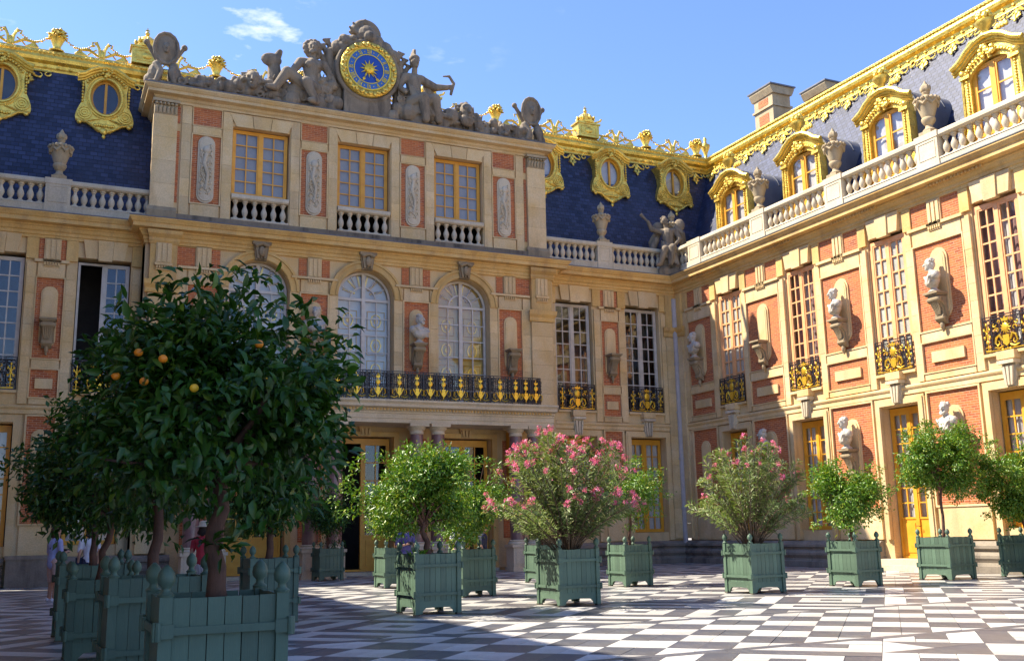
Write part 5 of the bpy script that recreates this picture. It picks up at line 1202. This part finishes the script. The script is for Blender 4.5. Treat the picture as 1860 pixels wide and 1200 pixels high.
# ---------------------------------------------------------------- trees and oleanders in the boxes
import numpy as np
def unit(a): return a/np.maximum(np.linalg.norm(a, axis=-1, keepdims=True), 1e-9)
def leaf_mesh(name, mat, P, T, N, L, W, seed, hi=False, yellow=.12):
    """one mesh of many leaves: base points P, directions T, face normals N"""
    g = np.random.default_rng(seed); n = len(P); S = unit(np.cross(T, N)); N = np.cross(S, T)
    L = L[:, None]; W = W[:, None]; dr = g.uniform(.05, .30, (n, 1))
    if hi:
        c1 = P+T*L*.33+N*L*.03; c2 = P+T*L*.68-N*L*dr*.35; tip = P+T*L-N*L*dr
        up = N*W*.28
        V = np.stack([P, c1-S*W*.46+up, c1, c1+S*W*.46+up, c2-S*W*.40+up, c2, c2+S*W*.40+up, tip], 1); k = 8
        base = np.array([[0, 2, 1, 0], [0, 3, 2, 0], [1, 2, 5, 4], [2, 3, 6, 5], [4, 5, 7, 4], [5, 6, 7, 5]])
        fs = []
        for f in base: fs.append(f)
        Fa = [tuple(f[:3]) if f[0] == f[3] else tuple(f) for f in base]
    else:
        tip = P+T*L-N*L*dr; mid = P+T*L*.5
        V = np.stack([P, mid-S*W*.5+N*W*.22, tip, mid+S*W*.5+N*W*.22], 1); k = 4; Fa = [(0, 2, 1), (0, 3, 2)]
    verts = V.reshape(-1, 3); off_ = (np.arange(n)*k)
    lens = [len(f) for f in Fa]; loops = np.concatenate([np.array(f) for f in Fa]); nl = len(loops)
    li = (off_[:, None]+loops[None, :]).reshape(-1)
    st = (np.concatenate([[0], np.cumsum(lens)[:-1]])[None, :]+(np.arange(n)*nl)[:, None]).reshape(-1)
    me = bpy.data.meshes.new(name); me.vertices.add(len(verts)); me.vertices.foreach_set('co', verts.astype(np.float32).ravel())
    me.loops.add(len(li)); me.loops.foreach_set('vertex_index', li.astype(np.int32)); me.polygons.add(len(st)); me.polygons.foreach_set('loop_start', st.astype(np.int32))
    me.update(calc_edges=True); me.validate()
    ca = me.color_attributes.new('tone', 'FLOAT_COLOR', 'POINT'); tone = np.zeros((n, k, 4), np.float32)
    tone[:, :, 0] = g.random((n, 1)); gg = g.random((n, 1)); tone[:, :, 1] = np.where(gg > 1-yellow, g.uniform(.8, 1, (n, 1)), gg*.7); tone[:, :, 3] = 1
    ca.data.foreach_set('color', tone.ravel()); me.materials.append(M[mat]); me.polygons.foreach_set('use_smooth', [True]*len(me.polygons))
    return me
def lumpy(d, seed):
    g = np.random.default_rng(seed); k = g.normal(size=(7, 3)); ph = g.uniform(0, 6.28, 7)
    return 1+.10*np.sum(np.sin(d@(k.T*1.7)+ph)*np.array([1, .9, .8, .7, .6, .6, .5]), axis=-1)/1.6
def crown_points(c, r, ncl, per, seed, shell=2.4, spread=.16, nlobe=9):
    """leaf clusters gathered in uneven lobes, with a few sprigs that stand out of the crown"""
    g = np.random.default_rng(seed); r_ = np.array(r)
    ld = unit(g.normal(size=(nlobe, 3))*np.array([1, 1, .8])); lc = ld*g.uniform(.48, .72, (nlobe, 1)); lr = g.uniform(.30, .50, nlobe)
    lc = np.vstack([lc, [[0, 0, 0]]]); lr = np.append(lr, .52)
    li = g.integers(0, nlobe+1, ncl); d = unit(g.normal(size=(ncl, 3))); rad = g.random((ncl, 1))**(1/shell)
    cc = (lc[li]+d*rad*lr[li][:, None])*r_
    ns = ncl//9; sd = unit(g.normal(size=(ns, 3))+np.array([0, 0, .25])); cc[:ns] = sd*g.uniform(.98, 1.16, (ns, 1))*r_
    n = ncl*per; ci = np.repeat(np.arange(ncl), per); sp = np.where(ci < ns, .55, 1.0)[:, None]*spread
    P = cc[ci]+np.clip(g.normal(size=(n, 3)), -1.7, 1.7)*sp*np.array([1, 1, .85]); keep_ = (ci >= ns) | (g.random(n) < .45)
    P = P[keep_]; n = len(P); out = unit(P/r_)
    T = unit(out*.75+g.normal(size=(n, 3))*.75+np.array([0, 0, -.30])); N = unit(out*.5+np.array([0, 0, .8])+g.normal(size=(n, 3))*.55)
    return P+np.array(c), T, N, cc+np.array(c)
def branches(mb, base, top, tips, r0, seed, wob=.05):
    q = random.Random(seed); B, T = Vector(base), Vector(top); pts = []; n = 7
    for i in range(n+1): k = i/n; pts.append(tuple(B.lerp(T, k)+Vector((q.uniform(-wob, wob)*k*1.2, q.uniform(-wob, wob)*k*1.2, 0))))
    mb.tube([(x, -y, z) for x, y, z in pts], [r0*(1.25 if i == 0 else 1.05-.35*i/n) for i in range(n+1)], 10)
    e = Vector(pts[-1])
    for i, tp in enumerate(tips):
        t_ = Vector(tp); st = Vector(pts[-1 if i % 3 else -2]); md = st.lerp(t_, .5)+Vector((q.uniform(-.08, .08), q.uniform(-.08, .08), q.uniform(-.02, .10)))
        mb.tube([(p.x, -p.y, p.z) for p in (st, st.lerp(md, .5)+Vector((0, 0, .03)), md, md.lerp(t_, .55), t_)], [r0*.55, r0*.42, r0*.32, r0*.2, r0*.08], 6)
def tree(key, label, off, r, zc, ncl, per, L, W, mat, r0=.05, seed=1, hi=False, fruit=0, lean=(0, 0), group='orange trees in planter boxes', bark='bark', ztop=None, spread=.16, keep=None, shell=2.4, yellow=.14, extra=(), nlobe=9):
    x, y, zb = POS[key]; c = (off[0], off[1], zc-zb)
    t = thing('orange_tree', label, 'tree', (x, y, zb), 0, group)
    P, T, N, cc = crown_points(c, r, ncl, per, seed, shell, spread, nlobe)
    for ex in extra:
        g0 = np.random.default_rng(99); k0 = 16; d0 = unit(g0.normal(size=(k0, 3))); P = np.vstack([P, np.array(ex)+d0*g0.uniform(.01, .10, (k0, 1))]); T = np.vstack([T, unit(d0+np.array([0, 0, -.3]))]); N = np.vstack([N, unit(np.array([0, 0, .8])+g0.normal(size=(k0, 3))*.4)])
    g = np.random.default_rng(seed+5); LL = L*g.uniform(.5, 1.3, len(P)); WW = W*g.uniform(.65, 1.2, len(P))
    if keep:                                              # the largest leaves in view are single parts
        dist = np.linalg.norm(P+np.array([x, y, zb])-np.array(CAM), axis=1)-.9*LL; idx = np.argsort(dist)[:keep]; rest = np.setdiff1d(np.arange(len(P)), idx)
        var = [leaf_mesh('leaf', mat, np.zeros((1, 3)), np.array([[0., 1, 0]]), np.array([[0., 0, 1]]), np.array([1.]), np.array([W/L]), 50+i, True, .1) for i in range(6)]
        for i in idx:
            s_ = np.cross(T[i], N[i]); s_ /= np.linalg.norm(s_); n_ = np.cross(s_, T[i]); k = LL[i]
            o = put('leaf', var[int(i) % 6], t)
            o.matrix_local = Matrix(((s_[0]*k, T[i][0]*k, n_[0]*k, P[i][0]), (s_[1]*k, T[i][1]*k, n_[1]*k, P[i][1]), (s_[2]*k, T[i][2]*k, n_[2]*k, P[i][2]), (0, 0, 0, 1)))
        P, T, N, LL, WW = P[rest], T[rest], N[rest], LL[rest], WW[rest]
    o = put('crown', leaf_mesh('crown', mat, P, T, N, LL, WW, seed, hi, yellow), t); o['kind'] = 'stuff'
    mb = MB(); tops = (c[0]*.6+lean[0], c[1]*.6+lean[1], (ztop or zc-r[2]*.55)-zb); order = np.argsort(-np.linalg.norm((cc-np.array(c))/np.array(r), axis=1))
    branches(mb, (lean[0]*-.4, lean[1]*-.4, -.02), tops, [tuple(cc[i]) for i in order[::max(1, len(order)//26)][:26]], r0, seed)
    mb.build('trunk', bark, t, smooth=True)
    q = random.Random(seed)
    for i in range(fruit):
        a, b = (4.35, 3.75, 4.05, 3.5, 3.9, 4.9)[i % 6], (.05, .38, .30, .2, .12, .45)[i % 6]; rr = .95
        MB().ball((0, 0, 0), (.030, .030, .028), 14, 10).build('orange', 'lemon_skin' if i == 0 else 'orange_skin', t, smooth=True, loc=(c[0]+r[0]*rr*math.cos(a)*math.cos(b), c[1]+r[1]*rr*math.sin(a)*math.cos(b), c[2]+r[2]*rr*math.sin(b)))
    return t
tree('n1', 'big dark orange tree with large leaves and a few fruits, its box in the shade', (-.02, 0, 0), (.86, .85, .90), 2.42, 210, 42, .115, .052, 'leaf_shaded', .068, 3, True, 6, keep=300, spread=.14, lean=(-.02, 0), ztop=1.95, extra=[(-.06, -.10, .42), (.04, -.09, .38)], nlobe=14)
tree('n2', 'shaded orange tree close behind the big fruiting one', (-.05, .1, 0), (1.0, 1.0, 1.0), 2.62, 200, 50, .125, .055, 'leaf_shaded', .062, 4, lean=(.05, 0))
tree('n3', 'shaded orange tree with a leaning trunk in the low box', (-.1, 0, 0), (1.0, 1.0, .85), 2.35, 130, 50, .12, .052, 'leaf_shaded', .05, 5, lean=(.12, 0))
tree('n4', 'shaded orange tree beside the visitor in the lilac shirt', (.06, .08, 0), (1.08, 1.1, .95), 2.45, 170, 55, .11, .048, 'leaf_shaded', .06, 6)
tree('n5', 'orange tree at the shade edge, half covered by the big one', (.05, 0, 0), (.88, .88, .9), 2.4, 170, 55, .11, .048, 'leaf_shaded', .065, 7, lean=(.05, 0))
tree('t7', 'small dark tree before the open yellow door', (0, 0, 0), (.86, .86, .88), 2.05, 110, 60, .095, .042, 'leaf_shaded', .04, 8)
tree('t1', 'broad sunlit orange tree with open crown and bare limbs', (-.12, .05, 0), (1.5, 1.2, .86), 2.16, 290, 74, .092, .040, 'leaf_sunlit', .062, 9, yellow=.28, lean=(-.06, 0), spread=.13, shell=2.0)  # raised yellow share paints sun highlights on this and the other sunlit crowns
tree('t1b', 'sunlit orange tree behind the broad one', (.06, -.02, 0), (.88, .88, .90), 2.12, 140, 76, .092, .040, 'leaf_sunlit', .045, 10, yellow=.28)
tree('t1c', 'small orange tree in the box before the yellow doors', (0, 0, 0), (.68, .68, .64), 2.0, 80, 60, .085, .036, 'leaf_sunlit', .04, 11, yellow=.28)
tree('t2c', 'slender orange tree just past the pink oleander', (.15, -.05, 0), (.88, .88, .82), 2.36, 140, 72, .092, .038, 'leaf_sunlit', .04, 12, yellow=.28)
tree('t4', 'small round orange tree in front of the yellow wing door', (.0, 0, 0), (1.02, 1.0, .92), 2.2, 170, 80, .092, .040, 'leaf_sunlit', .045, 13, yellow=.28, lean=(-.06, 0), spread=.13)
tree('t5', 'tall clipped orange tree on a straight thin trunk by the sunlit wing', (.08, -.03, 0), (1.10, 1.08, 1.06), 3.0, 230, 90, .092, .040, 'leaf_sunlit', .042, 14, yellow=.28, spread=.12, ztop=2.5, nlobe=15)
tree('t6', 'dense orange tree close to the sunlit wing wall', (-.22, -.1, 0), (1.12, 1.1, 1.10), 2.48, 230, 90, .092, .040, 'leaf_sunlit', .05, 15, yellow=.28, spread=.12, nlobe=15)

def flower():
    m = MB(); q = random.Random(77)
    for i in range(16):
        d = Vector((q.gauss(0, 1), q.gauss(0, 1), q.gauss(0, 1)+.5)).normalized(); c = d*q.uniform(.03, .085); s = d.cross(Vector((.3, .2, 1))).normalized()*.028; u = d.cross(s).normalized()*.028
        for k in range(3): a = k*2.09+i; e = (s*math.cos(a)+u*math.sin(a)); f = (u*math.cos(a)-s*math.sin(a)); n = len(m.v); m.v += [tuple(c), tuple(c+e*1.0+f*.5+d*.01), tuple(c+e*1.5+d*.012), tuple(c+e*1.0-f*.5+d*.01)]; m.f.append((n, n+1, n+2, n+3))
    return m
def petal_mesh(i):
    key = ('blossom', i)
    if key not in MESH:
        me = flower().mesh('blossom_cluster'); me.materials.append(M['petal'])
        ca = me.color_attributes.new('tone', 'FLOAT_COLOR', 'POINT'); g = np.random.default_rng(i); n = len(me.vertices); tone = np.zeros((n//4, 4, 4), np.float32); tone[:, :, 0] = g.random((n//4, 1)); tone[:, :, 1] = g.random((n//4, 1)); tone[:, :, 3] = 1; ca.data.foreach_set('color', tone.ravel()); MESH[key] = me
    return MESH[key]
def oleander(key, label, r, ztop, nst, nfl, seed, flip=None, dens=62):
    x, y, zb = POS[key]; t = thing('oleander', label, 'shrub', (x, y, zb), 0, 'oleanders in planter boxes')
    q = random.Random(seed); g = np.random.default_rng(seed); mb = MB(); P, T, N = [], [], []; tips = []
    for i in range(nst):
        a = q.uniform(0, 6.28); e = math.acos(1-q.random()*.92); rr = q.uniform(.72, 1.05)
        tip = Vector((r*rr*math.sin(e)*math.cos(a), r*rr*math.sin(e)*math.sin(a), (ztop-zb)*(.42+.58*math.cos(e))*q.uniform(.86, 1.04)))
        if e > 1.2: tip.z *= .75
        b = Vector((.22*math.cos(a)*q.random(), .22*math.sin(a)*q.random(), -.02)); md = b.lerp(tip, .5)+Vector((-math.cos(a)*.12, -math.sin(a)*.12, .16)); pts = []
        for k in range(7): u = k/6; pts.append(b*(1-u)**2+md*2*u*(1-u)+tip*u*u)
        mb.tube([(p.x, -p.y, p.z) for p in pts], [.013-.0012*k for k in range(7)], 5); tips.append(tip)
        for k in range(dens):
            u = 1-q.random()**1.5*.72; p = b*(1-u)**2+md*2*u*(1-u)+tip*u*u; tg = ((md-b)*(1-u)+(tip-md)*u).normalized()
            dv = Vector((q.gauss(0, 1), q.gauss(0, 1), q.gauss(0, 1))); dv = (dv-tg*dv.dot(tg)).normalized()
            d = (tg*.75+dv*.8).normalized(); P.append(p+dv*.02); T.append(d); N.append((dv*-.3+tg*.6+Vector((0, 0, .5))).normalized())
    P, T, N = (np.array([tuple(v) for v in A_]) for A_ in (P, T, N)); n = len(P)
    o = put('foliage', leaf_mesh('foliage', 'leaf_oleander', P, T, N, .135*g.uniform(.7, 1.25, n), .026*g.uniform(.8, 1.25, n), seed, False, .25), t); o['kind'] = 'stuff'
    mb.build('stems', 'bark_grey', t, smooth=True)
    tips.sort(key=lambda v: -(v.z+q.uniform(0, 2.6)))
    for i in range(nfl):
        tp = tips[i % len(tips)]; o = put('blossom_cluster', petal_mesh(i % 4), t, tuple(tp*q.uniform(.96, 1.03)+Vector((q.uniform(-.08, .08), q.uniform(-.08, .08), q.uniform(0, .07))))); k = q.uniform(.65, 1.15); o.scale = (k, k, k); o.rotation_euler = (q.uniform(0, .6), q.uniform(0, .6), q.uniform(0, 6))
    return t
oleander('t2', 'large oleander thick with pink blossom', 1.66, 3.50, 150, 150, 31, dens=70)
oleander('t3', 'looser oleander with few pink blossoms and bare lower stems', 1.46, 3.42, 100, 30, 32, dens=70)
oleander('t2b', 'small oleander half hidden behind the thickly flowering one', .9, 2.4, 34, 14, 33)
# ---------------------------------------------------------------- visitors
def person(loc, rz, label, H_, top, bottom, hair, hat=None, pose='hold', skirt=False, bag=None):
    t = thing('person', label, 'person', loc, rz, 'visitors in the court'); k = H_/1.72
    def S(p): return tuple(c*k for c in p)
    m = MB()
    for sg in (-1, 1):
        chain(m, [S((sg*.09, 0, .88)), S((sg*.10, .02, .48)), S((sg*.10, -.01, .09))], [.088*k, .062*k, .042*k]); m.caps(S((sg*.10, -.03, .05)), S((sg*.12, .15, .035)), .042*k, .032*k)
    chain(m, [S((0, 0, .92)), S((0, 0, 1.12)), S((0, .0, 1.34))], [.145*k, .125*k, .15*k]); m.caps(S((-.16, 0, 1.40)), S((.16, 0, 1.40)), .07*k, .07*k); m.caps(S((0, 0, 1.42)), S((0, .02, 1.55)), .05*k, .05*k)
    head(m, S((0, .03, 1.62)), .098*k, 0, False)
    hands = []
    for sg in (-1, 1):
        if pose == 'hold': pts = [(sg*.21, 0, 1.38), (sg*.26, .02, 1.10), (sg*.10, .26, 1.16)]
        elif pose == 'up' and sg > 0: pts = [(.21, 0, 1.38), (.27, .10, 1.16), (.12, .28, 1.36)]
        else: pts = [(sg*.21, 0, 1.38), (sg*.26, -.02, 1.08), (sg*.25, .06, .83)]
        chain(m, [S(p) for p in pts], [.05*k, .040*k, .030*k]); h = Vector(pts[2]); d = (h-Vector(pts[1])).normalized(); sd = d.cross(Vector((0, 0, 1))).normalized() if abs(d.z) < .9 else Vector((0, 1, 0)); hands.append(h)
        pm = h+d*.05; m.caps(S(h), S(pm), .030*k, .034*k, 7)
        for f in range(4): b = pm+sd*(.024*(f-1.5)); L = (.060, .072, .068, .052)[f]; m.caps(S(b), S(b+d*L*.6), .010*k, .0095*k, 6); m.caps(S(b+d*L*.6), S(b+d*L*.95+Vector((0, 0, -.02))), .0095*k, .008*k, 6)
        m.caps(S(h+sd*.03*sg), S(h+sd*.055*sg+d*.05), .012*k, .010*k, 6)
    blob('body', 'skin', t, m, .014, 2)
    m = MB(); chain(m, [S((0, 0, .90)), S((0, 0, 1.12)), S((0, 0, 1.34))], [.165*k, .148*k, .168*k]); m.caps(S((-.17, 0, 1.40)), S((.17, 0, 1.40)), .085*k, .085*k)
    for sg in (-1, 1): m.caps(S((sg*.21, 0, 1.38)), S((sg*.25, .01, 1.17)), .068*k, .062*k)
    blob('shirt', top, t, m, .018, 3)
    m = MB()
    if skirt: m.lathe([(.155*k, .98*k), (.19*k, .86*k), (.22*k, .55*k), (.21*k, .55*k)], 0, 0, 18, .8); m.build('skirt', bottom, t, smooth=True)
    else:
        for sg in (-1, 1): m.caps(S((sg*.08, 0, .90)), S((sg*.105, .02, .52)), .115*k, .092*k)
        m.caps(S((-.06, 0, .93)), S((.06, 0, .93)), .14*k, .14*k); blob('shorts', bottom, t, m, .018, 3)
    m = MB(); m.ball(S((0, -.01, 1.67)), (.104*k, .112*k, .10*k), 12, 8); m.ball(S((0, -.06, 1.60)), (.098*k, .07*k, .12*k), 10, 7)
    for i in range(10): m.ball(S((.09*math.cos(i*.7), -.05+.03*math.sin(i), 1.56+.02*(i % 4))), .045*k, 6, 5)
    blob('hair', hair, t, m, .016, 2)
    if hat: MB().lathe([(.20*k, 1.69*k), (.205*k, 1.70*k), (.11*k, 1.72*k), (.105*k, 1.80*k), (.06*k, 1.83*k), (.01, 1.835*k)], 0, 0, 18).build('sun_hat', hat, t, smooth=True)
    for sg in (-1, 1):
        m = MB(); m.caps(S((sg*.10, -.05, .045)), S((sg*.12, .17, .035)), .05*k, .04*k); m.build('shoe', 'cloth_white', t, smooth=True)
    if pose == 'hold': MB().box(-.07*k, .07*k, .26*k, .34*k, 1.13*k, 1.23*k).lathe([(.035*k, 1.16*k), (.035*k, 1.2*k)], 0, .37*k, 10).build('camera_in_hands', 'iron_black', t)
    if bag: m = MB(); m.box(.12*k, .30*k, .02, .10, .80*k, 1.0*k); m.tube([S((.2, .06, 1.0)), S((.05, .14, 1.3)), S((-.14, .02, 1.47)), S((-.05, -.15, 1.25)), S((.18, -.02, 1.0))], .01, 5); m.build('shoulder_bag', bag, t)
    return t
def onto(px, dist):                                       # a point on the paving in the direction of a picture column
    v = F+RT*((px-930)/1839.6); v = Vector((v.x, v.y, 0)).normalized(); return (CAM.x+v.x*dist, CAM.y+v.y*dist, .001)
person(onto(126, 27.5), R(120), 'visitor in lilac shirt and pale shorts with black shoulder bag, looking at hands', 1.74, 'cloth_lilac', 'cloth_pink', 'hair_brown', bag='cloth_navy')
person(onto(186, 29), R(200), 'visitor in white top and navy skirt among the shaded tree trunks', 1.72, 'cloth_white', 'cloth_navy', 'hair_dark', pose='down', skirt=True, bag='cloth_navy')
person(onto(384, 24.5), R(150), 'visitor in red top, striped skirt and pale sun hat behind the big tree trunk', 1.72, 'cloth_red', 'cloth_stripe', 'hair_dark', hat='straw', pose='down', skirt=True)
person(onto(737, 28.5), R(8), 'visitor in violet-blue shirt holding a camera beside the yellow doors', 1.72, 'cloth_blue', 'cloth_blue', 'hair_dark')
person(onto(831, 30.5), R(170), 'visitor in white shirt seen from behind between the planted trees', 1.72, 'cloth_white', 'cloth_pink', 'hair_brown', pose='up')
person(onto(872, 31.5), R(60), 'visitor in dark clothes near the columns behind an orange tree', 1.62, 'cloth_navy', 'cloth_navy', 'hair_dark', pose='down')
